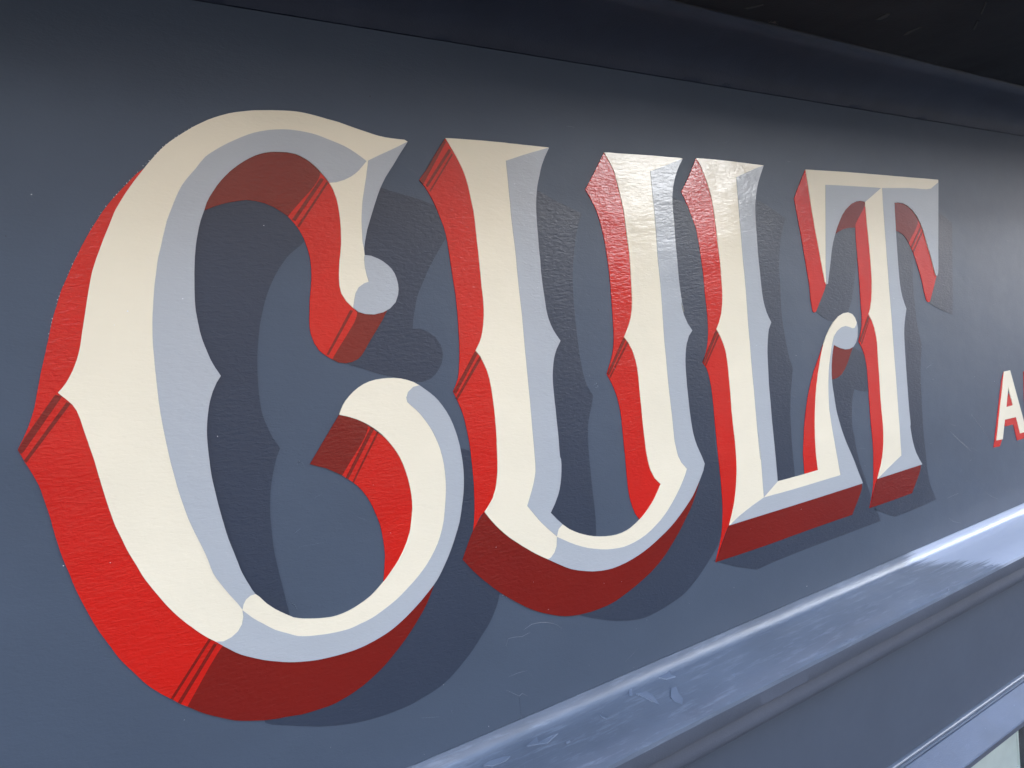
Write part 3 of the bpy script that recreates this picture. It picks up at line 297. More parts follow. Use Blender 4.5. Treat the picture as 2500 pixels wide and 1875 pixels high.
 "red": ["3702 29402 -36 -44 -35 -43 -35 -45 -36 -49 -36 -49 -36 -48 -32 -39 -33 -38 -32 -37 27 -32 28 -35 23 -37 23 -40 21 -41 24 -59 21 -61 16 -43 15 -44 13 -44 9 -44 6 -43 6 -46 4 -53 4 -55 3 -55 4 -55 4 -54 4 -55 4 -59 4 -58 3 -59 1 -55 0 -55 -1 -54 -1 -49 -1 -48 -2 -49 -2 -52 -3 -51 -4 -52 -5 -52 -6 -52 -8 -50 -10 -63 -15 -59 -31 -61 -36 -59 19 -46 18 -49 24 -63 22 -68 11 -49 8 -51 7 -50 6 -50 5 -50 4 -49 2 -72 1 -66 2 -86 0 -52 -1 -59 -2 -58 -3 -53 -4 -52 -4 -52 -6 -53 -7 -53 -8 -49 -11 -50 -12 -46 34 42 33 45 35 39 39 26 76 -4 76 0 27 23 26 33 23 42 20 48 16 52 14 52 10 51 4 44 1 45 -4 46 -6 48 -8 49 -8 50 -8 51 -7 53 -5 55 -2 45 -3 47 -3 48 -3 50 -3 52 -3 52 -2 53 -2 53 -2 53 -1 52 0 52 0 51 0 50 2 48 3 46 4 51 7 50 7 48 9 47 10 47 10 46 9 46 9 47 8 47 6 48 4 50 2 47 1 48 0 48 0 49 -2 49 -2 50 -2 49 -4 50 -4 50 -4 49 -5 49 -6 49 -6 48 -6 46 -7 45 -8 44 -9 45 -9 45 -10 44 -10 44 -10 45 -11 44 -10 44 -10 43 -10 44 -10 44 -10 43", "5633 29391 -39 -54 -39 -54 -38 -53 -39 -52 -48 -63 -49 -61 -48 -60 54 -85 26 -43 27 -46 24 -48 18 -49 14 -51 13 -51 12 -50 10 -50 8 -52 8 -58 6 -59 6 -60 5 -58 4 -59 3 -60 1 -65 1 -67 -1 -69 0 -61 -1 -64 -1 -64 -1 -58 -1 -57 -1 -54 -2 -51 -5 -66 -9 -64 -11 -57 -18 -60 -20 -48 -26 -52 -29 -54 -27 -53 46 -85 26 -55 25 -59 22 -72 18 -76 10 -73 6 -74 2 -59 1 -61 1 -62 1 -79 0 -79 2 -36 2 56 1 56 1 -24 0 -59 -1 -71 0 -65 1 -71 0 -70 1 -66 2 -76 6 -72 15 -73 19 -68 32 -81 55 -78 87 0 44 24 53 44 56 54 54 57 47 52 34 38 41 56 -16 44 -39 55 -44 65 -31 72 -9 42 -5 47 -1 51 0 54 3 57 4 60 5 60 5 62 6 61 5 61 4 60 2 58 1 54 -2 52 -6 62 -8 63 -9 62 -10 60 -11 58 -11 55 -10 52 -8 47 -7 42 -11 75 -6 73 0 48 3 55 4 58 5 61 5 60 4 58 4 54 4 52 4 53 4 54 4 57 2 63 1 47 1 51 1 54 2 56 0 58 1 60 0 60 -2 60 -2 59 -3 58 -4 56 -7 54 -7 51 -12 58 -15 55 -17 54 -18 52 -20 50 -20 50 -20 50 -19 50 -18 51"],
 "dark": ["3745 25903 -36 -37 -36 -36 -35 -38 -34 -41 -25 -37 -24 -39 -24 -42 -23 -42 -23 -42 -23 -41 33 -43 33 -44 35 -44 42 -48 45 -49 47 -49 48 -48 50 -47 52 -47 50 -42 52 -41 54 -41 55 -42 58 -43 61 -40 67 -39 70 -37 72 -33 68 -30 69 -27 68 -22 85 -20 87 -13 72 -8 76 -5 76 -2 80 1 79 4 76 9 62 11 59 15 60 17 67 19 68 21 69 23 71 26 71 28 69 30 64 32 62 33 58 36 54 37 50 39 50 41 55 47 54 49 51 48 43 44 41 43 40 42 53 58 53 64 36 53 37 59 37 61 38 61 -78 -19 -87 -29 -41 -21 -46 -28 -48 -33 -52 -38 -55 -40 -57 -41 -59 -42 -60 -41 -62 -39 -62 -35 -63 -31 -63 -25 -64 -21 -68 -20 -69 -19 -71 -17 -72 -14 -72 -13 -71 -10 -71 -7 -69 -4 -67 0 -65 3 -62 8 -69 13 -66 19 -64 23 -63 27 -61 30 -61 32 -59 34 -59 36 -59 35 -49 32 -49 35 -48 36 -47 38 -47 40 -46 40 -46 40 -45 41 -46 40 -44 40 -45 38 -44 37"],
 "stripe": ["3694 29396 9 -28 -279 -398 -31 32", "3729 29309 19 -19 -279 -341 -19 14", "3754 29265 10 -10 -270 -346 -10 7", "3807 27426 31 -21 -282 -357 -23 26", "3856 27380 19 -21 -309 -366 -14 19", "5695 27418 34 -14 -284 -370 -26 20", "5746 27378 15 -14 -300 -360 -13 13"],
 "shadow": ["4646 28981 106 -35 51 -22 55 -26 55 -25 54 -22 56 -20 56 -21 59 -23 61 -24 61 -24 -27 -48 -25 -50 -28 -67 -25 -70 -20 -74 -18 -74 -16 -68 -14 -69 -9 -53 -9 -54 -7 -52 -4 -64 -2 -61 -3 -58 -3 -58 1 -56 2 -58 0 -55 1 -59 2 -59 3 -58 3 -58 4 -57 6 -77 8 -75 9 -72 12 -69 14 -55 20 -53 33 -56 38 -57 -26 -91 -40 -89 -20 -59 -16 -64 -9 -56 -6 -58 -4 -59 -3 -60 -1 -60 0 -55 1 -54 2 -54 0 -51 1 -56 2 -58 1 -52 2 -55 2 -55 2 -52 2 -57 2 -54 0 -56 -4 -65 -6 -66 -7 -67 -77 26 -76 24 -74 27 -73 37 -52 31 -56 36 -56 40 -53 42 -47 44 -37 46 -25 47 -10 41 1 42 9 44 15 45 19 47 21 48 21 50 20 52 16 53 10 54 4 47 2 50 1 52 -1 54 -3 55 -3 56 -3 56 -4 57 -3 56 -3 55 -3 55 -1 52 1 51 2 48 5 46 9 54 15 52 17 49 18 48 18 46 17 46 13 47 9 47 2 48 -7 51 -13 49 -19 49 -23 49 -24 49 -23 50 -21 51 -17 52 -11 54 -5 46 -2 48 0 49 2 50 4 50 5 52 5 52 7 52 7 53 6 52 6 52 5 52 5 51", "6549 28969 95 -27 96 -30 97 -38 97 -40 32 -55 34 -53 32 -57 27 -65 13 -49 11 -55 10 -59 8 -62 6 -63 4 -63 3 -61 1 -57 1 -51 -5 -72 -11 -65 -11 -62 -7 -63 0 -65 3 -66 3 -66 0 -65 -6 -66 -9 -66 -11 -66 -13 -62 -23 -72 -26 -69 -18 -64 -5 -65 6 -66 14 -72 22 -79 15 -78 6 -76 0 -76 -1 -74 -4 -67 -4 -65 -5 -65 -3 -66 -3 -66 0 -67 1 -75 3 -75 7 -51 11 -19 7 -59 4 -87 3 -83 4 -81 1 -82 -1 -56 -4 -60 -4 -61 -6 -62 -5 -67 -6 -69 -9 -66 -15 -60 -35 -79 -50 -70 -52 -51 -61 -48 -59 -45 -71 -55 -75 -53 -66 -44 -71 -44 -68 -37 -66 -31 -68 -25 -89 -22 -96 -19 -74 -14 -78 -14 -80 -10 -84 -6 -86 -2 -85 4 -81 12 -80 16 -80 20 -78 22 -78 26 -74 26 -99 39 -93 39 -79 37 -71 35 -90 55 66 4 68 2 68 2 69 1 69 2 69 5 70 6 70 10 69 15 59 16 59 18 60 21 60 23 60 25 60 28 60 28 59 31 58 32 58 33 56 34 55 35 52 34 54 38 54 39 54 41 53 43 53 43 50 45 49 45 45 44 42 45 37 43 33 43 27 41 34 65 23 61 12 60 5 65 0 72 -4 53 -10 56 -14 59 -18 61 -20 63 -21 64 -21 65 -19 64 -17 64 -14 63 -8 60 -5 60 -3 62 -2 63 0 63 1 63 3 62 5 59 6 57 8 54 10 49 11 45 28 59 38 50 33 47 16 52 -10 57 -29 61 -36 62 -34 62 -22 59 -8 61 2 58 4 62 2 73 -1 45 -1 49 -1 53 -2 56 -2 59 -2 60 -2 62 -2 62 -2 63 -3 63 -2 62 -2 61 -2 58"]}, "L": {"face": ["7054 29412 106 1 108 0 112 0 95 -1 99 -2 101 -2 105 -3 94 -2 98 -3 100 -3 101 -2 103 -3 -48 -73 -45 -73 -37 -70 -32 -70 -25 -69 -18 -69 -15 -68 -9 -70 -4 -61 -2 -66 -1 -65 0 -64 0 -64 0 -64 0 -64 -1 -64 1 -65 3 -64 4 -65 4 -64 3 -83 4 -83 7 -91 12 -90 20 -80 28 -76 36 -64 41 -62 -56 -86 -20 -59 -15 -65 -15 -81 -11 -85 -4 -89 -3 -92 -3 -69 -3 -71 -2 -70 1 -71 2 -70 2 -71 1 -71 0 -70 2 -71 2 -71 4 -72 3 -71 3 -72 4 -72 2 -70 4 -93 2 -93 2 -70 2 -71 1 -70 116 -3 118 -2 125 -1 118 0 126 1 130 1 130 2 -8 93 -8 94 -2 69 0 70 1 70 6 95 9 96 7 73 9 74 11 73 13 73 14 72 16 70 24 91 27 89 29 85 31 83 28 73 30 71 31 67 35 65 75 106 85 95 106 93 116 69 134 37 100 4 97 -27 62 -55 33 -67 13 -85 -20 -116 -42 -75 -75 -59 -92 -21 -99 1 -107 25 -93 33 -62 27 -28 -64 -33 -98 -23 -112 -14 -125 0 -74 4 -78 11 -83 13 -84 10 -80 15 -84 21 -77 26 -83 29 -80 27 -69 29 -68 34 -70 47 -86 52 -89 50 -88 39 -76 36 -74 35 -72 45 -90 45 -87 -133 -1 -130 0 -128 -1 -128 0 -125 0 -125 -1 -107 0 -107 0 -106 0 -105 -1 -104 0 -103 0 -101 0 -100 0 -98 1 -98 0 -97 0 -95 1 -95 0 -94 0 -95 0 -95 1 -93 0 -93 0 -92 0 -91 0 -89 0 51 98 27 55 26 57 24 62 21 66 20 76 18 80 15 87 10 86 5 81 1 82 0 63 -1 64 -2 64 -5 89 -6 89 -3 89 -3 88 1 89 1 89 -1 63 -2 64 -2 62 -3 82 -3 80 -5 76 -9 73 -15 63 -21 60 -49 97 -55 86 53 73 51 103 19 57 14 61 12 85 6 88 0 80 -2 79 1 86 -1 86 -6 80 -6 79 -6 86 -5 85 -5 80 -7 78 -6 73 -7 70 -17 104 -19 70 -24 72 -28 79 -31 74 -56 101"],
 "grey": ["8276 29392 -48 -73 -45 -73 -37 -70 -32 -70 -25 -69 -18 -69 -15 -68 -9 -70 -4 -61 -2 -66 -1 -65 0 -64 0 -64 0 -64 0 -64 -1 -64 1 -65 3 -64 4 -65 4 -64 3 -83 4 -83 7 -91 12 -90 20 -80 28 -76 36 -64 41 -62 -56 -86 -20 -59 -15 -65 -15 -81 -11 -85 -4 -89 -3 -92 -3 -69 -3 -71 -2 -70 1 -71 2 -70 2 -71 1 -71 0 -70 2 -71 2 -71 4 -72 3 -71 3 -72 4 -72 2 -70 4 -93 2 -93 2 -70 2 -71 1 -70 -288 -149 0 70 -1 70 0 69 -1 69 0 67 0 66 -1 67 -1 67 -3 83 -3 92 -3 75 -3 31 0 -36 0 -86 1 -103 1 -85 -1 -36 -3 29 -3 73 -4 87 -3 78 -3 76 -2 73 -2 75 -1 62 -1 63 -1 63 -1 62 -2 80 -2 78 -2 78 -2 74 -3 72 -2 75 -1 65 0 66 -1 66 0 65 -2 77 -2 75 -2 81 0 67 1 72 1 74 0 73 0 69 -1 72 -1 70 -2 67 -2 65 -3 69 -3 66 -3 68 -1 62 0 65 0 66 -1 64 -1 61 -1 61 -1 60 -1 60 -1 61 -1 61 -1 61 -1 59 0 70 -1 69 0 69 87 29 87 30 89 29 91 29 93 27", "10081 27314 13 -85 -20 -116 -42 -75 -75 -59 -92 -21 -99 1 -107 25 -93 33 -62 27 -28 -64 -33 -98 -23 -112 -14 -125 0 -74 4 -78 11 -83 13 -84 10 -80 15 -84 21 -77 26 -83 29 -80 27 -69 29 -68 34 -70 47 -86 52 -89 50 -88 39 -76 36 -74 35 -72 45 -90 45 -87 -133 -1 -130 0 -128 -1 -128 0 -125 0 -125 -1 -107 0 -107 0 -106 0 -105 -1 -104 0 -103 0 -101 0 -100 0 -98 1 -98 0 -97 0 -95 1 -95 0 -94 0 -95 0 -95 1 -93 0 -93 0 -92 0 -91 0 -89 0 94 38 97 38 105 34 111 33 85 23 90 23 90 23 109 -2 110 -1 112 -2 114 -1 115 -1 118 0 121 0 121 0 121 1 118 0 123 1 119 0 119 0 122 1 -17 84 -16 87 -13 72 -13 75 -14 74 -13 72 -13 72 -13 76 -12 76 -13 82 -10 80 -7 71 -2 85 3 75 8 125 8 73 11 76 14 81 19 79 22 67 24 67 30 82 32 83 41 79 83 70 102 44 100 13 87 -19 75 -24 56 3 43 36"],
 "red": ["7054 29412 -39 -60 -40 -61 -39 -59 -39 -55 -44 -56 -43 -52 -44 -52 32 -53 33 -56 25 -53 25 -56 24 -55 32 -70 27 -71 17 -82 12 -85 10 -84 9 -84 6 -60 7 -60 5 -62 2 -73 0 -76 2 -72 5 -88 4 -83 3 -66 1 -66 -1 -85 -6 -85 -10 -66 -14 -63 -18 -58 -24 -57 -33 -54 -36 -53 59 -75 25 -65 17 -71 13 -79 8 -82 4 -60 3 -62 2 -64 2 -70 1 -72 2 -71 2 -68 3 -66 2 -67 2 -67 3 -67 2 -68 4 -72 4 -74 3 -73 1 -68 0 -67 0 -67 -1 -63 -2 -62 -4 -62 -10 -86 -15 -84 -18 -78 -23 -75 -31 -75 -34 -72 -32 -62 -31 -61 34 49 34 52 34 52 34 53 34 50 36 48 36 44 39 38 60 39 66 28 62 30 52 45 26 42 20 48 15 55 11 60 8 63 6 65 5 66 5 67 5 65 4 57 3 58 1 60 1 61 -1 61 -1 62 -2 63 -2 62 -2 62 -2 62 -2 61 -2 60 -1 64 1 66 2 66 2 67 1 66 1 65 -1 63 -4 61 -5 58 -9 55 -13 50 -32 65 -43 57 -44 52 -35 52 -16 54 11 61 32 60 43 62 42 67 28 75 10 51 7 55 5 57 2 61 1 62 -1 64 -3 65 -4 65 -6 65 -6 65 -7 63 -8 61 -8 61 -11 61 -13 61 -14 60 -15 60 -16 60 -17 59 -17 60 -17 59 -16 59 -16 59 -15 59", "9346 27140 -84 -93 -63 -94 -72 -94 -85 -115 -52 -85 -49 -90 -43 -88 -37 -88 -39 -110 -21 -66 7 27 -12 -40 -25 -88 -23 -85 -19 -94 -16 -92 -17 -89 -12 -84 -1 -117 0 -71 0 -72 149 -3 138 4 154 39 22 36 12 54 3 65 -3 75 -7 80 -10 80 -10 79 -9 72 -5 62 -8 84 -11 74 -8 74 2 79 9 65 14 71 18 73 22 73 24 72 25 68 25 62 36 72 39 65 40 62 41 64"],
 "dark": ["7147 25052 -281 -386 84 -1 86 -1 87 -2 87 -1 89 -1 89 -2 90 -1 90 0 91 -1 92 0 98 0 99 0 100 1 100 1 102 1 102 1 103 1 105 1 106 0 108 1 109 0 110 0 112 0 113 0 115 0 115 -1 118 0 118 0 54 65 64 69 63 70 55 66 36 59 8 48 -92 83 -46 12 -59 9 -72 6 -84 5 -93 2 -101 1 -109 0 -114 -2 -119 -3 -122 -4 -123 -4 -125 -5 -124 -5 -122 -4 -121 -5 -117 -4 -113 -4 -108 -3 -103 -2 -96 -1", "9970 26991 -92 -122 -67 -97 -76 -83 -83 -62 -91 -35 -88 -14 -85 1 -17 133 12 80 22 89 26 77 54 109 114 -16 140 -42"],
 "stripe": ["7171 27399 36 -25 -272 -356 -31 27", "7208 27348 18 -16 -271 -342 -14 15"],
 "shadow": ["8005 28986 145 -37 101 -35 109 -43 95 -41 99 -47 102 -47 -65 -107 -34 -76 -29 -80 -25 -84 -21 -85 -17 -90 -10 -93 -3 -70 2 -71 -1 -72 -3 -70 -5 -71 -4 -71 -2 -72 0 -72 2 -70 10 -94 15 -93 10 -68 12 -69 12 -66 18 -83 22 -78 51 -123 -17 -68 -17 -70 -22 -82 -20 -87 -15 -78 -14 -82 -10 -81 -5 -73 -2 -72 -1 -71 -3 -72 -2 -72 -1 -73 3 -73 4 -74 3 -72 2 -76 1 -75 1 -58 2 -44 -117 -10 -121 -16 -109 -4 -83 22 -34 34 -21 49 -10 60 -3 69 3 74 6 77 7 75 5 72 1 65 -2 69 0 65 1 63 2 64 2 65 1 68 0 74 -1 58 -2 64 -3 68 -5 70 -4 73 -4 73 -4 72 -3 71 -1 68 -1 65 2 59 5 53 7 46 28 75 36 59 24 69 1 50 -6 55 -12 58 -15 62 -16 64 -16 66 -14 67 -10 69 -4 56 -4 59 -2 60 -2 63 -1 63 -1 65 0 65 0 66 1 66 0 66 0 66 0 64 -1 64", "9936 26994 172 -79 153 -78 136 -38 10 -77 18 -86 19 -88 15 -84 8 -73 -7 -56 -25 -33 -163 15 -160 22 -111 32 -65 26 -59 -123 -17 -74 -11 -78 -12 -83 -7 -83 0 -78 6 -66 19 -44 14 -79 15 -97 18 -80 22 -84 28 -83 34 -80 39 -80 38 -81 32 -87 31 -87 33 -84 52 -99 53 -98 57 -110 56 -113 -122 0 -118 0 -116 -1 -118 0 -120 0 -125 0 -110 -1 -114 0 -117 1 -119 0 -118 0 -116 -1 -113 0 -109 0 -103 -1 -110 -1 -108 -1 -106 -2 -101 -1 -97 -2 -90 -2 -84 -3 -123 -5 -109 -6 -108 -5 -99 32 -98 33 -97 34 -108 41 -107 43 -96 40 -88 38 -80 36 79 17 74 18 76 18 81 18 92 15 110 12 65 4 73 1 83 -1 89 -3 97 -4 103 -6 109 -7 113 -8 116 -8 120 -9 121 -8 123 -8 122 -7 121 -6 118 -5 115 -2 109 -1 103 2 95 6 86 8 76 13 63 16 98 42 77 49 58 57 40 63 24 68 11 70 -8 65 -28 70 -43 73 -53 75 -57 77 -56 76 -50 76 -39 73 -32 74 -29 74 -28 75 -25 74 -22 74 -19 72 -16 70 -12 69 -9 77 -3 77 1 74 4 73 6 71 9 68 14 84 21 79 22 78 21 79"]}, "T": {"face": ["9143 29383 105 2 105 1 109 1 116 1 120 2 128 1 133 1 135 2 136 0 136 1 138 0 140 -1 142 0 144 0 145 0 148 0 150 0 152 0 157 -1 137 0 140 0 143 0 146 0 147 -1 149 0 -2 -40 -11 -89 -10 -87 -11 -88 -11 -90 -11 -93 -10 -79 -9 -83 -11 -85 -10 -86 -10 -84 -9 -82 -10 -77 -9 -88 -8 -91 -9 -85 -10 -72 -14 -52 -33 -45 -40 18 -45 102 -30 83 -33 90 -38 86 -39 85 -37 85 -39 85 -42 87 -47 82 -94 110 -121 96 -124 59 -125 34 -126 11 -119 -6 -2 -93 -2 -97 -1 -86 0 -93 0 -92 0 -90 1 -91 1 -91 1 -92 2 -92 4 -89 4 -105 10 -100 17 -91 26 -89 42 -89 48 -89 -47 -122 -23 -73 -20 -76 -12 -81 -6 -84 -2 -94 0 -99 0 -73 0 -74 1 -75 1 -78 1 -79 2 -80 2 -79 2 -80 2 -78 3 -106 4 -104 13 -133 2 -79 -15 25 2 -47 17 -104 22 -101 33 -104 48 -101 72 -99 81 -100 -156 -1 -154 0 -151 -1 -151 -1 -154 -1 -153 -1 -151 -1 -148 -1 53 91 71 118 35 81 28 87 21 85 13 89 8 103 2 106 -6 104 -8 105 -3 80 -3 81 -2 82 1 85 2 84 2 86 -2 90 -2 91 -2 87 1 76 1 74 -1 64 -14 94 -33 122 -49 96 -75 101 48 72 44 117 25 118 11 80 8 85 3 99 0 99 -2 78 -3 80 -4 68 -3 72 -5 70 -7 91 -7 92 -4 70 -4 71 -3 68 -3 79 -3 77 -114 13 -115 -13 -116 -35 -143 -79 -96 -78 -76 -90 -76 -101 -67 -113 -37 -74 -33 -76 -27 -81 -23 -81 -25 -81 -25 -81 -25 -78 -24 -77 -33 -5 -27 39 -15 78 -15 78 -16 80 -13 67 -13 69 -13 69 -13 67 -13 65 -14 63 -13 63 -13 67 -11 65 -11 67 -11 69 -10 70 -10 69 -11 74 -11 74 -10 74 -11 75"],
 "grey": ["10482 28997 -114 13 -115 -13 -116 -35 -143 -79 -96 -78 -76 -90 -76 -101 -67 -113 -37 -74 -33 -76 -27 -81 -23 -81 -25 -81 -25 -81 -25 -78 -24 -77 -33 -5 3 112 4 58 6 68 8 76 8 83 9 88 6 58 7 63 7 66 7 69 8 72 8 74 8 74 8 75 9 76 8 74 8 74 8 71 126 2 129 1 131 1 132 1 134 1 135 0 137 1 139 0 140 -1 143 0 -112 -55 -110 -55 -101 -49", "12542 29352 -11 -89 -10 -87 -11 -88 -11 -90 -11 -93 -10 -79 -9 -83 -11 -85 -10 -86 -10 -84 -9 -82 -10 -77 -9 -88 -8 -91 -9 -85 -10 -72 -14 -52 -33 -45 -40 18 -45 102 -30 83 -33 90 -38 86 -39 85 -37 85 -39 85 -42 87 -47 82 -94 110 -121 96 -124 59 -125 34 -126 11 -119 -6 -2 -93 -2 -97 -1 -86 0 -93 0 -92 0 -90 1 -91 1 -91 1 -92 2 -92 4 -89 4 -105 10 -100 17 -91 26 -89 42 -89 48 -89 -47 -122 -23 -73 -20 -76 -12 -81 -6 -84 -2 -94 0 -99 0 -73 0 -74 1 -75 1 -78 1 -79 2 -80 2 -79 2 -80 2 -78 3 -106 4 -104 13 -133 2 -79 -15 25 2 -47 17 -104 22 -101 33 -104 48 -101 72 -99 81 -100 -156 -1 -154 0 -151 -1 -151 -1 -154 -1 -153 -1 -151 -1 -148 -1 108 41 119 45 96 34 108 37 113 38 113 39 -2 91 -2 96 1 91 1 97 0 94 -3 109 -3 107 -1 79 -1 82 -1 83 -1 90 -3 93 -2 92 -3 87 -2 86 -3 87 -2 90 -2 91 -2 93 -1 76 0 79 0 79 -1 78 -3 78 -4 77 -4 78 -3 80 -2 71 -2 73 -1 73 -2 73 -1 68 -3 93 -2 88 -2 88 -2 90 -2 89 -2 90 -2 90 -2 91 -2 86 -1 102 -1 98 1 98 2 97 142 6 146 6 147 5 146 6 145 5 171 0 174 -3 164 2 137 15"],
 "red": ["9143 29383 -50 -66 -49 -65 -49 -65 -45 -63 -44 -62 -43 -62 13 -66 13 -68 13 -67 13 -66 12 -64 13 -68 13 -66 12 -65 12 -66 12 -72 12 -73 11 -73 12 -74 13 -79 14 -82 12 -78 7 -67 -3 -117 14 -82 18 -85 28 -20 43 12 49 63 53 66 51 65 45 58 32 45 32 62 -23 79 -25 91 -12 54 -12 63 -14 68 -13 73 -14 76 -13 76 -13 74 -12 72 -11 69 -10 68 -10 69 -10 68 -10 69 -10 68 -10 68 -9 68", "10476 28945 -263 -266 -5 -101 -3 -103 2 -76 3 -79 3 -77 3 -74 4 -72 2 -75 3 -86 1 -88 1 -86 0 -74 -1 -72 0 -70 3 -87 0 -82 -19 -130 -27 -65 -36 -70 -36 -69 80 -109 36 -79 26 -83 13 -74 6 -73 3 -79 2 -80 2 -85 2 -88 0 -96 1 -103 0 -88 2 -92 3 -86 8 -87 7 -85 2 -77 0 -82 -4 -81 -7 -86 -11 -85 -10 -82 -12 -98 -15 -90 -19 -69 -25 -68 -43 -84 -47 -86 38 66 36 68 36 69 39 66 43 61 50 51 96 52 108 39 89 57 40 60 28 70 18 79 12 86 8 89 7 90 4 70 1 74 -3 76 -4 79 -6 81 -7 81 -8 80 -8 80 -6 79 -6 76 -4 79 -4 80 -4 81 -3 81 -4 79 -5 76 -5 72 -7 67 -8 61 -23 99 -27 85 -15 88 2 77 11 78 15 83 9 93 2 62 1 68 0 73 -1 75 -2 78 -2 79 -2 80 -3 80 -2 78 -1 76", "11887 28768 -304 -356 81 -91 46 -73 42 -81 45 -92 41 -92 33 -79 30 -78 24 -87 24 -84 46 -123 38 -28 60 2 52 83 57 88 54 86 47 77 33 59 28 71 -15 58 -35 77 -48 90 -54 96 -54 94 -48 89"],
 "dark": ["9671 28518 113 52 135 39 135 20 153 3 6 47 46 54 79 73 82 76 56 63 34 92 -136 21 -184 -17 -99 -43 -95 -65 -94 -74 -93 -68", "11206 29016 -19 -90 -27 -99 -22 -94 -8 -76 17 -47 91 -16 94 -17 98 -34 95 -69 58 -62 70 71 80 73 76 73 57 71 21 68 -28 69 -66 65 -80 62 -73 63", "10353 25049 -242 -381 138 0 140 -1 142 -1 143 0 142 1 143 1 144 1 147 1 69 80 80 84 75 83 53 74 14 56 -76 64"],
 "stripe": ["10374 27388 40 -22 -260 -334 -35 15", "10421 27346 -239 -348 -17 14", "11972 28692 30 -21 -336 -336 -29 21", "12019 28629 18 -14 -331 -343 -19 18"],
 "shadow": ["9605 28501 91 50 101 48 126 42 111 12 124 2 125 1 -7 -81 -7 -87 -6 -85 -8 -72 -10 -50 -20 -39 -49 -128 -21 -64 -22 -73 -23 -75 -23 -70 -25 -75 -26 -71 -29 -64 -81 -125 -99 -97 -135 -32 -132 -16 -128 29 -117 48 -155 93 42 67 45 70 43 69 39 61 32 49 50 67", "11149 28623 185 -26 131 -51 112 -72 57 -92 25 -102 8 -74 -2 -75 -5 -74 -9 -104 -9 -105 0 -78 3 -80 5 -73 10 -141 6 -104 10 -107 20 -94 25 -92 29 -95 30 -96 -7 -74 -10 -78 -26 -100 -25 -108 -9 -82 -3 -85 -4 -87 -4 -93 -4 -95 -2 -95 -2 -95 1 -96 0 -94 1 -79 1 -78 3 -79 7 -92 10 -94 10 -94 5 -88 5 -87 9 -87 19 -117 36 -118 44 -82 56 -84 55 -85 -151 -7 -148 -8 -147 -7 -146 -5 -149 -3 -149 -2 -147 0 -144 -2 -128 51 -128 51 -138 56 -138 57 58 53 53 56 57 55 66 52 85 47 93 30 119 23 137 18 143 18 139 19 124 24 97 32 59 44 12 69 -38 80 -68 87 -79 93 -70 94 -44 95 -14 72 -5 75 1 77 5 79 9 81 11 81 10 81 10 81 6 79 2 78 -4 80 -7 82 -10 82 -11 82 -10 80 -9 78 -5 74 1 70 7 65 29 90 44 78 42 78 25 90 1 70 -8 76 -15 81 -20 82 -24 85 -23 84 -23 83 -18 81", "12411 28918 81 -30 164 -52 128 -51 136 -58 -7 -77 -7 -75 -7 -76 -7 -82 -9 -91 -7 -70 -8 -80 -8 -88 -9 -93 -10 -97 -9 -97 -10 -94 -9 -90 -9 -83 -8 -72 -7 -60 -6 -45 -15 -83 -227 57 -139 42 -135 45 -200 78 43 89 42 89 42 85 57 99 51 114 15 58 13 67 10 74 9 80 8 84 7 86 6 87 7 86 7 85 9 81"]}, "A": {"face": ["14398 26198 222 2 510 -1144 -253 3 -122 306 -425 10 -119 -323 -218 13"],
 "hole": ["14524 25926 134 -343 -248 1"],
 "red": ["14398 26198 -101 -139 -410 -1100 227 -17 72 88 38 142 229 742", "14332 25388 3 -134 315 -6 113 -300 260 -3 132 121 -218 136 -182 169", "14538 25808 130 -210 -61 -38 -224 -11"]}, "B": {"face": ["15186 26139 243 3 40 -1080 -255 2"],
 "red": ["15203 26137 -59 -7 -20 -395 -25 -795 189 -3 30 126 -151 108"]}, "dots": ["1112 29018 23 20 21 20 21 22 21 21 22 21 21 22 22 21 23 20 23 19 24 19 23 20 25 17 26 17 25 18 26 16 26 16", "1070 28970 -21 -20 -21 -21 -20 -20 -21 -21 -21 -20 -20 -21 -19 -21 -19 -22 -19 -21 -18 -22 -19 -22 -18 -22 -17 -23 -18 -22 -17 -23 -16 -23 -15 -24 -16 -23 -14 -25 -13 -24 -13 -25 -14 -25 -15 -23 -16 -23 -13 -24 -14 -24 -13 -25 -14 -24 -6 -11 13 24 13 24 -9 -17 -13 -24 -13 -24 -13 -25 -12 -24 -12 -25 -12 -25 -12 -24 -12 -25 -12 -25 -12 -24 -12 -24 -9 -25 -9 -26 -9 -26 -9 -25 -9 -26 -9 -25 -9 -26 -9 -25 -8 -26 -8 -26 -7 -25", "1572 28723 28 9 29 11 28 11 30 9 29 7 30 5 30 5 31 4 30 1 30 -3 29 -4 30 -4 30 -5", "3673 25243 29 -33 33 -30 35 -28 34 -30 33 -31 35 -30 37 -28"],
 "specks": [[3566, 23873, 3.5],
[4832, 24065, 2],
[5441, 23848, 2],
[4644, 23809, 2],
[3133, 24424, 2],
[4859, 23708, 2],
[6363, 24306, 2],
[5522, 24250, 2],
[2873, 23868, 2],
[8547, 23944, 5],
[8534, 24971, 2.5],
[12579, 23672, 2],
[4428, 29010, 5],
[4456, 28479, 3],
[4108, 28339, 3],
[4352, 29333, 3],
[4384, 28005, 3],
[4593, 27995, 4],
[3969, 28051, 3],
[4664, 29140, 3],
[7883, 27159, 5],
[5663, 27005, 1.5],
[5667, 26969, 1.5],
[5679, 26937, 1.5],
[2648, 26363, 2],
[2764, 25917, 2],
[586, 26175, 3],
[299, 26222, 4],
[947, 24883, 2],
[3832, 25545, 2.5],
[4230, 25101, 2],
[4377, 24784, 3],
[5372, 24815, 2],
[5127, 24860, 2],
[9710, 28871, 4],
[12260, 28815, 5],
[11033, 28582, 4],
[11058, 27608, 6],
[14011, 26070, 4],
[14100, 26035, 3],
[891, 27960, 5],
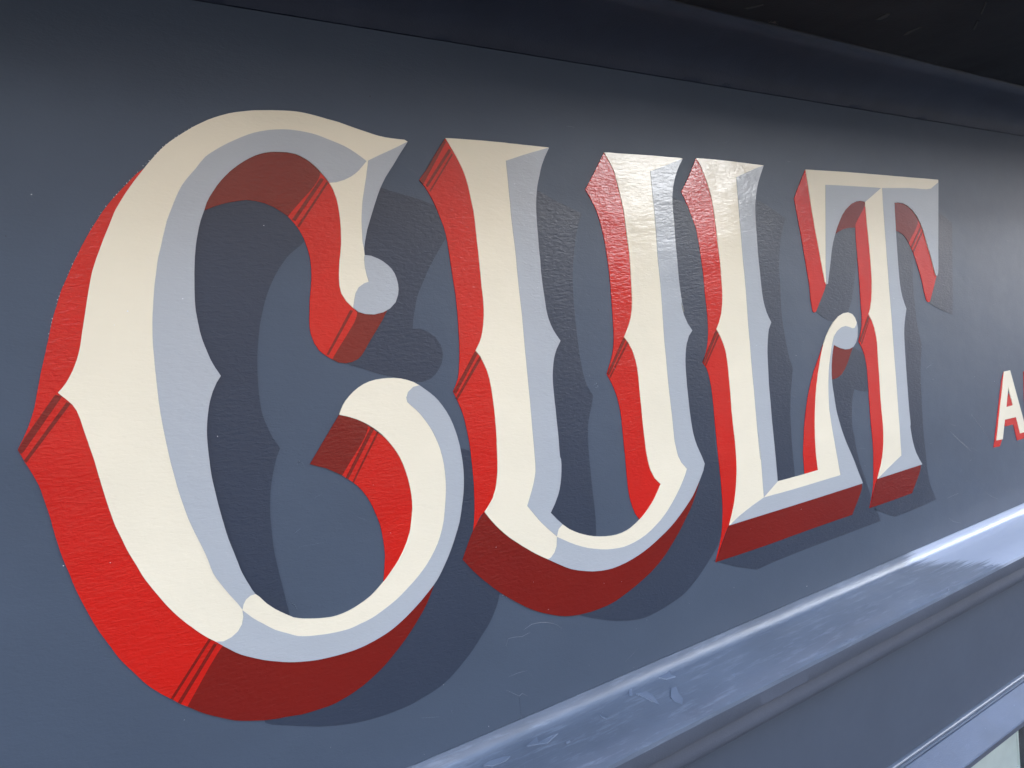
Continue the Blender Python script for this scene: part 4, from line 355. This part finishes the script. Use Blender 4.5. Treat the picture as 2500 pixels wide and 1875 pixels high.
[794, 27865, 3],
[1275, 28032, 4],
[8546, 24969, 3],
[7524, 24930, 2]], "ridges": [["4073 24660 93 25 56 -2 63 -11 62 -16 78 -33 64 -38 43 -44", 2.2],
["3851 24563 33 64 76 -8 89 -19 100 15", 2],
["3954 24027 -1 -52 -2 -52 1 -45 5 -62 19 -74", 2.2],
["3805 24144 64 -51 82 -62 37 14 66 -50", 2.2],
["3852 24258 106 3 106 -9", 1.5],
["4079 24224 49 -53", 1.5],
["6402 27234 102 -1 96 0 112 12 41 -46 3 -58 42 -43 32 -48 82 -34 33 -48", 2],
["6443 26964 95 36", 2.5],
["6393 26912 75 31 80 -14 15 -34", 2],
["13211 25610 112 -113 140 -111 138 -138 156 -117", 2.5],
["12490 25431 109 -81 177 -116 159 -97 159 -110", 2.5],
["12482 25557 112 -40 93 -18", 2],
["13124 25071 192 -78", 2],
["12317 25538 79 -117", 2],
["9763 26545 74 -40 59 -71 106 -57", 2],
["9018 26986 40 -194", 1.5],
["9505 27047 26 -47 24 -39", 2],
["9315 23795 51 -72", 3],
["12275 24396 346 10", 2.5],
["13528 24255 194 -108 230 -87", 2.5],
["12266 24090 147 -97 259 -82", 2.5],
["2009 26640 22 33 26 -22 14 -40", 2],
["2128 26350 59 15", 1.5],
["1931 26093 50 27", 2],
["1956 25973 207 -10", 1.2],
["1821 25544 48 -31 14 -41", 2],
["1081 26156 -31 -1 -11 -23 29 -24 34 18", 1.8],
["1057 26153 42 24", 2],
["3069 25739 34 2 20 26", 2.2],
["1584 27637 31 -29 22 12", 2.2],
["829 27963 101 -13", 1.5],
["2891 24192 177 -53", 1.5],
["3195 24160 12 -39", 2.5],
["5330 23933 71 28 66 28 70 36", 1.2],
["5225 26948 41 25 18 -43 -39 -7", 1.8],
["6266 24717 83 -73 104 -58", 1.5],
["5892 25011 -46 -109", 1],
["1082 28462 38 -5", 3],
["5358 28851 -2 -58", 1.5]], "patch": [[[11077, -146, 23646],
[11288, -146, 23646],
[11785, -116, 23649],
[12242, -116, 23649],
[12947, -124, 23649],
[13700, -133, 23648],
[14771, -151, 23646],
[13315, -830, 23576],
[12594, -862, 23572],
[12099, -866, 23572],
[11799, -845, 23574],
[11635, -767, 23582],
[11458, -696, 23589],
[11419, -591, 23600],
[11264, -520, 23608],
[11279, -366, 23623],
[11143, -275, 23633]]], "flakes": [[[5310, -171, 23644],
[5428, -206, 23640],
[5436, -286, 23632],
[5359, -458, 23614],
[5330, -348, 23625]],
[[5733, -80, 23653],
[5867, -84, 23653],
[5929, -51, 23656],
[5876, -131, 23648],
[5896, -178, 23643],
[5774, -151, 23646]],
[[3849, -207, 23640],
[4012, -154, 23645],
[3974, -229, 23638],
[4140, -222, 23638],
[4208, -228, 23638],
[4034, -290, 23631]],
[[5681, -328, 23627],
[5740, -336, 23627],
[5671, -432, 23617],
[5623, -539, 23606],
[5534, -611, 23598],
[5515, -526, 23607],
[5543, -441, 23616]],
[[3367, -203, 23640],
[3439, -191, 23642],
[3592, -210, 23640],
[3642, -235, 23637],
[3565, -273, 23633],
[3426, -262, 23634]],
[[4182, -388, 23621],
[4229, -385, 23622],
[4223, -404, 23620],
[4185, -405, 23619]],
[[5320, -48, 23656],
[5361, -50, 23656],
[5269, -158, 23645],
[5235, -149, 23646]],
[[4754, -214, 23639],
[4752, -328, 23627],
[4734, -282, 23632]],
[[6392, -531, 23606],
[6449, -535, 23606],
[6355, -621, 23597]],
[[11600, -702, 23589],
[11733, -774, 23581],
[11843, -826, 23576],
[11689, -793, 23579]],
[[10480, -840, 23574],
[10513, -844, 23574],
[10463, -858, 23573]]], "ledge_specks": [[5632, -751, 23584],
[5474, -540, 23606],
[10905, -596, 23600],
[11949, -530, 23607],
[7833, -672, 23592],
[9298, -633, 23596],
[11615, -772, 23581],
[13232, -666, 23592],
[5109, -781, 23581],
[5168, -345, 23626],
[6530, -732, 23586],
[6939, -295, 23631],
[6161, -420, 23618],
[4352, -418, 23618],
[11814, -343, 23626],
[5572, -325, 23628],
[8677, -700, 23589],
[7291, -559, 23604],
[3663, -433, 23617],
[11403, -435, 23616],
[7787, -697, 23589],
[9519, -572, 23602],
[8934, -241, 23636],
[6926, -528, 23607],
[5056, -486, 23611],
[6027, -656, 23593],
[9360, -495, 23610],
[4965, -809, 23578],
[9705, -662, 23593],
[5979, -462, 23614],
[3559, -183, 23642],
[8772, -552, 23604],
[10257, -739, 23585],
[4498, -473, 23612],
[12085, -339, 23626],
[4342, -362, 23624],
[5653, -548, 23605],
[7411, -420, 23618],
[7223, -828, 23576],
[10984, -546, 23605],
[5105, -310, 23629],
[4569, -529, 23607],
[3642, -236, 23637],
[11299, -444, 23615],
[6996, -412, 23619],
[5185, -720, 23587],
[6885, -306, 23630],
[4126, -466, 23613],
[3841, -494, 23610],
[13311, -622, 23597],
[11546, -364, 23624],
[5834, -683, 23591],
[7668, -232, 23637],
[8777, -388, 23621],
[3922, -534, 23606],
[6312, -738, 23585],
[9045, -469, 23613],
[4475, -527, 23607],
[5119, -755, 23583],
[10064, -368, 23623],
[4803, -213, 23639],
[6073, -516, 23608],
[6901, -715, 23587],
[8596, -580, 23601],
[10659, -436, 23616],
[3938, -590, 23600],
[5564, -469, 23613],
[12263, -576, 23602],
[5575, -644, 23595],
[9746, -369, 23623],
[4401, -649, 23594],
[7805, -782, 23580],
[5365, -533, 23606],
[9770, -431, 23617],
[4080, -533, 23606],
[5489, -394, 23621],
[7339, -706, 23588],
[3859, -537, 23606],
[12008, -751, 23584],
[4530, -691, 23590],
[3577, -215, 23639],
[4650, -224, 23638],
[8161, -426, 23617],
[10985, -279, 23632],
[8254, -760, 23583],
[9846, -396, 23620],
[5707, -252, 23635],
[9980, -652, 23594],
[8152, -658, 23593],
[4157, -456, 23614],
[4165, -642, 23595],
[10153, -565, 23603],
[4745, -709, 23588],
[3775, -394, 23621],
[10460, -549, 23605],
[3713, -382, 23622],
[6955, -839, 23575],
[13764, -388, 23621],
[13244, -471, 23613],
[9561, -425, 23617],
[5034, -403, 23620],
[3923, -572, 23602],
[6222, -218, 23639],
[11089, -750, 23584],
[5032, -395, 23620],
[12337, -572, 23602],
[5788, -521, 23607],
[13299, -343, 23626],
[8223, -458, 23614],
[8093, -837, 23575],
[7381, -646, 23595],
[7398, -686, 23590],
[5907, -425, 23617],
[7787, -714, 23588],
[7642, -774, 23581],
[3968, -286, 23632],
[8792, -824, 23576],
[12090, -807, 23578],
[5947, -313, 23629],
[7641, -728, 23586],
[12135, -638, 23595],
[4837, -758, 23583],
[4482, -354, 23625],
[4391, -544, 23605],
[8556, -699, 23589],
[6527, -342, 23626],
[8188, -532, 23606],
[10499, -807, 23578],
[3977, -297, 23631],
[5684, -275, 23633],
[6202, -737, 23585],
[9287, -341, 23626],
[5949, -245, 23636],
[4462, -677, 23591],
[4417, -363, 23624],
[4453, -678, 23591],
[13908, -353, 23625],
[11171, -738, 23585],
[5756, -785, 23580],
[3610, -178, 23643],
[7358, -306, 23630],
[11269, -290, 23631],
[6103, -550, 23605],
[7963, -430, 23617],
[8330, -715, 23587],
[5887, -601, 23599],
[7497, -801, 23579],
[6384, -532, 23606],
[5499, -648, 23594],
[6048, -349, 23625],
[12746, -787, 23580],
[8040, -459, 23614],
[5295, -763, 23582],
[4945, -488, 23611],
[4968, -800, 23579],
[9783, -731, 23586],
[4431, -776, 23581],
[5192, -432, 23617],
[3843, -477, 23612],
[3993, -512, 23608]], "scuffs": [[[8536, -1416, 30678],
[8513, -1473, 30679],
[8497, -1567, 30679],
[8540, -1584, 30679],
[8590, -1514, 30679],
[8592, -1448, 30678]],
[[9351, -1285, 30677],
[9283, -1388, 30678],
[9281, -1497, 30679],
[9322, -1529, 30679],
[9336, -1425, 30678],
[9380, -1313, 30678]],
[[9330, -2205, 30683],
[9345, -2211, 30683],
[9662, -2018, 30682],
[9628, -2019, 30682]],
[[9819, -1897, 30681],
[9838, -1905, 30681],
[10107, -1735, 30680],
[10076, -1735, 30680]],
[[6789, -1023, 30676],
[6859, -1106, 30676],
[6898, -1167, 30677],
[6923, -1159, 30677],
[6892, -1092, 30676],
[6843, -1026, 30676]]]}
def unpack(s):
    v = [int(t) for t in s.split()]; r = []; x = z = 0
    for i in range(0, len(v), 2): x += v[i]; z += v[i+1]; r.append((x, z))
    return r
LET = dict(C="largest cream letter C with red sides and blue grey bevel", U="cream letter U with two stems and red sides", L="cream letter L with a curled foot and red sides",
           T="cream letter T with pointed arms and red sides", A="small plain cream letter A with thin red shade", B="edge of the letter after the small A, red shade showing")
for ch in "CULTAB":
    d = INK[ch]; g = lambda k: [unpack(s) for s in d.get(k, [])]
    big = ch in "CULT"
    face = film('painted_letter', g('face'), M['cream'], fas, .0014, holes=(g('hole') or [None])[0], label=LET[ch])
    if d.get('shadow'): film('drop_shadow', g('shadow'), M['shadow'], face, .00035)
    for p in g('red'): film('red_side', [p], M['red'], face, .00070)
    for p in g('dark'): film('dark_red_side', [p], M['dark'], face, .00085)
    for p in g('stripe'): film('blending_stripe', [p], M['dark'], face, .0010)
    for p in g('grey'): film('grey_bevel', [p], M['grey'], face, .0017)

# chalk pounce dots left along the outlines, dust specks, brush ridges
V, F = [], []
for s in INK['dots']:
    for x, z in unpack(s):
        if random.random() < .65: dab_geo(V, F, (x*1e-4 + random.uniform(-.0003, .0003), -.0002, z*1e-4), (0, -1, 0), random.uniform(.00014, .00038))
mesh('chalk_dots', V, F, M['chalk'], fas, kind='stuff')
V, F = [], []
for x, z, r in INK['specks']: dab_geo(V, F, (x*1e-4, -.0019, z*1e-4), (0, -1, 0), r*1e-4)
for i in range(70):
    dab_geo(V, F, (random.uniform(-.1, 2.0), -.0004, Z0+random.uniform(-.34, .2)), (0, -1, 0), random.uniform(.00015, .0004))
mesh('dust_specks', V, F, M['chalk'], fas, kind='stuff')
V, F = [], []
for i in range(110):
    dab_geo(V, F, (random.uniform(-.1, 2.0), -.0001, Z0+random.uniform(-.35, .27)), (0, -1, 0), random.uniform(.0002, .0007), 6, .2)
mesh('grime_specks', V, F, M['black'], fas, kind='stuff')
V, F = [], []
for s, r in INK['ridges']:
    pts = [(x*1e-4, -.0002, z*1e-4) for x, z in unpack(s)]
    tube_geo(V, F, pts, r*1e-4)
for i in range(60):        # stray bristle hairs and scratches
    x, z = random.uniform(-.05, 1.7), Z0 + random.uniform(-.34, .22); a = random.gauss(0, .35); l = random.uniform(.004, .02)
    tube_geo(V, F, [(x + l*t*math.cos(a) , -.0001, z + l*t*math.sin(a) + .0009*math.sin(3*t + i)*l/.02) for t in (0, .3, .6, 1)], random.uniform(.00008, .00016), 4)
mesh('paint_ridges', V, F, M['ridge'], fas, smooth=60, kind='stuff')

# ------------------------------------------------------------------ ledge moulding under the fascia
led = thing('ledge_moulding', (1, -.05, Z0-.45), "projecting blue grey ledge moulding with worn shiny top below the lettering", 'moulding')
LP = [(.029, Z0-.3700), (-.0005, Z0-.3700)]
R = .0125
for i in range(1, 10):
    a = i/9*math.radians(76); LP.append((-.0005-R*(1-math.cos(a)), Z0-.3700-R*math.sin(a)*1.3))
LP += [(-.025, Z0-.3863), (-.040, Z0-.3880), (-.060, Z0-.3892), (-.0835, Z0-.3925), (-.0872, Z0-.3945)]
iA = len(LP)-2
LP += [(-.0870, Z0-.3970), (-.0862, Z0-.4140), (-.0850, Z0-.4156), (-.029, Z0-.4156)]
LP += [(.029, Z0-.4156)]
top = [p for p in LP[:iA+2]] + [(-.0873, Z0-.3990), (.029, Z0-.3990)]
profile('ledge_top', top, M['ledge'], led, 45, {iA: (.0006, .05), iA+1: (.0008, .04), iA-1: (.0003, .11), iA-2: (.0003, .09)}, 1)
profile('ledge_nose', [(-.0795, Z0-.3992), (-.0872, Z0-.3992), (-.0866, Z0-.4138), (-.0852, Z0-.4156), (-.06, Z0-.4156), (-.06, Z0-.3992)], M['nose'], led, 40, {1: (.0004, .05), 3: (.0005, .07)}, 2)
bead = [(-.0595, Z0-.4160), (-.0735, Z0-.4160), (-.0738, Z0-.4185)]
for i in range(0, 11):
    a = -math.pi/2*.2 + i/10*math.pi*.75; bead.append((-.0605-.0150*math.cos(a), Z0-.4345-.0165*math.sin(a)))
bead += [(-.0595, Z0-.4528)]
profile('bead', bead, M['nose'], led, 50, {6: (.0006, .1)}, 4)
# lifted flakes of paint, all lying on the sloping top
def on_ledge(q, h):
    x, y, z = (c*1e-4 for c in q); return (x, y, z+h)
for poly in INK['flakes']:
    V = [on_ledge(q, .0004 + random.uniform(0, .0010)) for q in poly]; n = len(poly); V += [on_ledge(q, -.0010) for q in poly]
    mesh('paint_flake', V, [tuple(range(n))] + [(i, (i+1)%n, n+(i+1)%n, n+i) for i in range(n)], M['flake'], led)
V, F = [], []
for q in INK['ledge_specks']: dab_geo(V, F, on_ledge(q, .0001), (0, 0, 1), random.uniform(.0002, .0006))
mesh('grit', V, F, M['flake'], led, kind='stuff')

# ------------------------------------------------------------------ panel and window head below
pan = thing('lower_panel', (1, -.04, Z0-.62), "plain blue grey panel between the ledge moulding and the window head", 'panel')
profile('panel', [(-.052, Z0-.4532), (-.050, Z0-.6125), (.029, Z0-.6125), (.029, Z0-.4532)], M['panel'], pan, 30)
b2 = [(-.040, Z0-.6130)]
for i in range(0, 7):
    a = i/6*math.pi; b2.append((-.0505-.0042*math.sin(a)-.001*i/6, Z0-.6130-.0034*(1-math.cos(a))*.5*1.6))
for i in range(1, 6):
    a = i/5*math.pi; b2.append((-.0518-.0045*math.sin(a), Z0-.6188-.0032*(1-math.cos(a))*.5))
b2 += [(-.040, Z0-.6222)]
profile('double_bead', b2, M['ridge'], pan, 50, {3: (.0004, .12)}, 5)

wh = thing('window_head', (1, -.06, Z0-.65), "sloping grey blue ledge over the window in the lower right corner", 'ledge')
profile('head_top', [(-.030, Z0-.6225), (-.0560, Z0-.6235), (-.0700, Z0-.6325), (-.0875, Z0-.6440), (-.0883, Z0-.6462), (-.060, Z0-.6475), (-.030, Z0-.6475)], M['head'], wh, 12, {3: (.0006, .06)}, 6)
profile('head_front', [(-.0800, Z0-.6478), (-.0885, Z0-.6465), (-.0880, Z0-.6535), (-.0860, Z0-.6548), (-.030, Z0-.6548), (-.030, Z0-.6478)], M['nose'], wh, 40)
V, F = [], []
for i in range(90):
    x = random.uniform(.3, 1.3); t = random.random(); dab_geo(V, F, (x, -.0625-.024*t, Z0-.6265-.0177*t), (0, -.6, .8), random.uniform(.0002, .0006))
mesh('grit', V, F, M['flake'], wh, kind='stuff')

win = thing('shop_window', (1, .0, .6), "pale painted window board and dark glazing under the window head, lower right corner", 'window')
XE = 1.3506
box('window_board', (-1.2, -.030, .6), (XE-.004, -.012, Z0-.655), M['blind'], win)
box('board_edge', (XE-.0038, -.0315, .6), (XE, -.010, Z0-.655), M['blind'], win)
box('frame_post', (XE+.0005, -.006, .6), (XE+.06, .03, Z0-.655), M['black'], win)
box('pane', (XE+.0605, .008, .6), (4.5, .014, Z0-.655), M['glass'], win)
box('frame_post', (4.501, -.006, .6), (5.6, .03, Z0-.655), M['black'], win)

# ------------------------------------------------------------------ cobweb and pale edge in the soffit gap
cw = thing('cobweb', (0.7429, -0.0880, 3.0694), "grey fluffy cobweb tuft caught in the gap under the soffit", 'cobweb')
V, F = [], []
c0 = Vector((0.7429, -0.0880, 3.0694))
for i in range(170):
    a = random.uniform(0, 2*math.pi); e = random.uniform(-.6, 1.0); l = random.uniform(.002, .0072)
    st_ = c0 + Vector((random.uniform(-.007, .007), random.uniform(-.001, .001), random.uniform(-.001, .001)))
    d = Vector((math.cos(a), -abs(math.sin(a))*.7, e*.6 - .2)).normalized()
    mid = st_ + d*l*.5 + Vector((random.uniform(-1, 1), 0, random.uniform(-1, 1)))*.001
    tube_geo(V, F, [st_, mid, st_+d*l], .00016, 3)
mesh('threads', V, F, M['cobweb'], cw, kind='stuff')
V, F = [], []
x = .35; pts = []
while x < 2.6:
    pts.append((x, -.0858 + .0004*noise.noise((x*30, 2, 0)), Z0+.3172 + .0007*noise.noise((x*25, 0, 0)))); x += .012
tube_geo(V, F, pts, .00042, 5)
mesh('putty_edge', V, F, M['gapedge'], cor, smooth=60)
V, F = [], []
for poly in INK['scuffs']:
    k = len(V); n = len(poly); V += [(x*1e-4, y*1e-4, z*1e-4-.0008) for x, y, z in poly]; V += [(x*1e-4, y*1e-4, z*1e-4+.0025) for x, y, z in poly]
    F.append(tuple(range(k, k+n))); F += [(k+i, k+(i+1)%n, k+n+(i+1)%n, k+n+i) for i in range(n)]
mesh('scuffs', V, F, M['gapedge'], cor, kind='stuff')
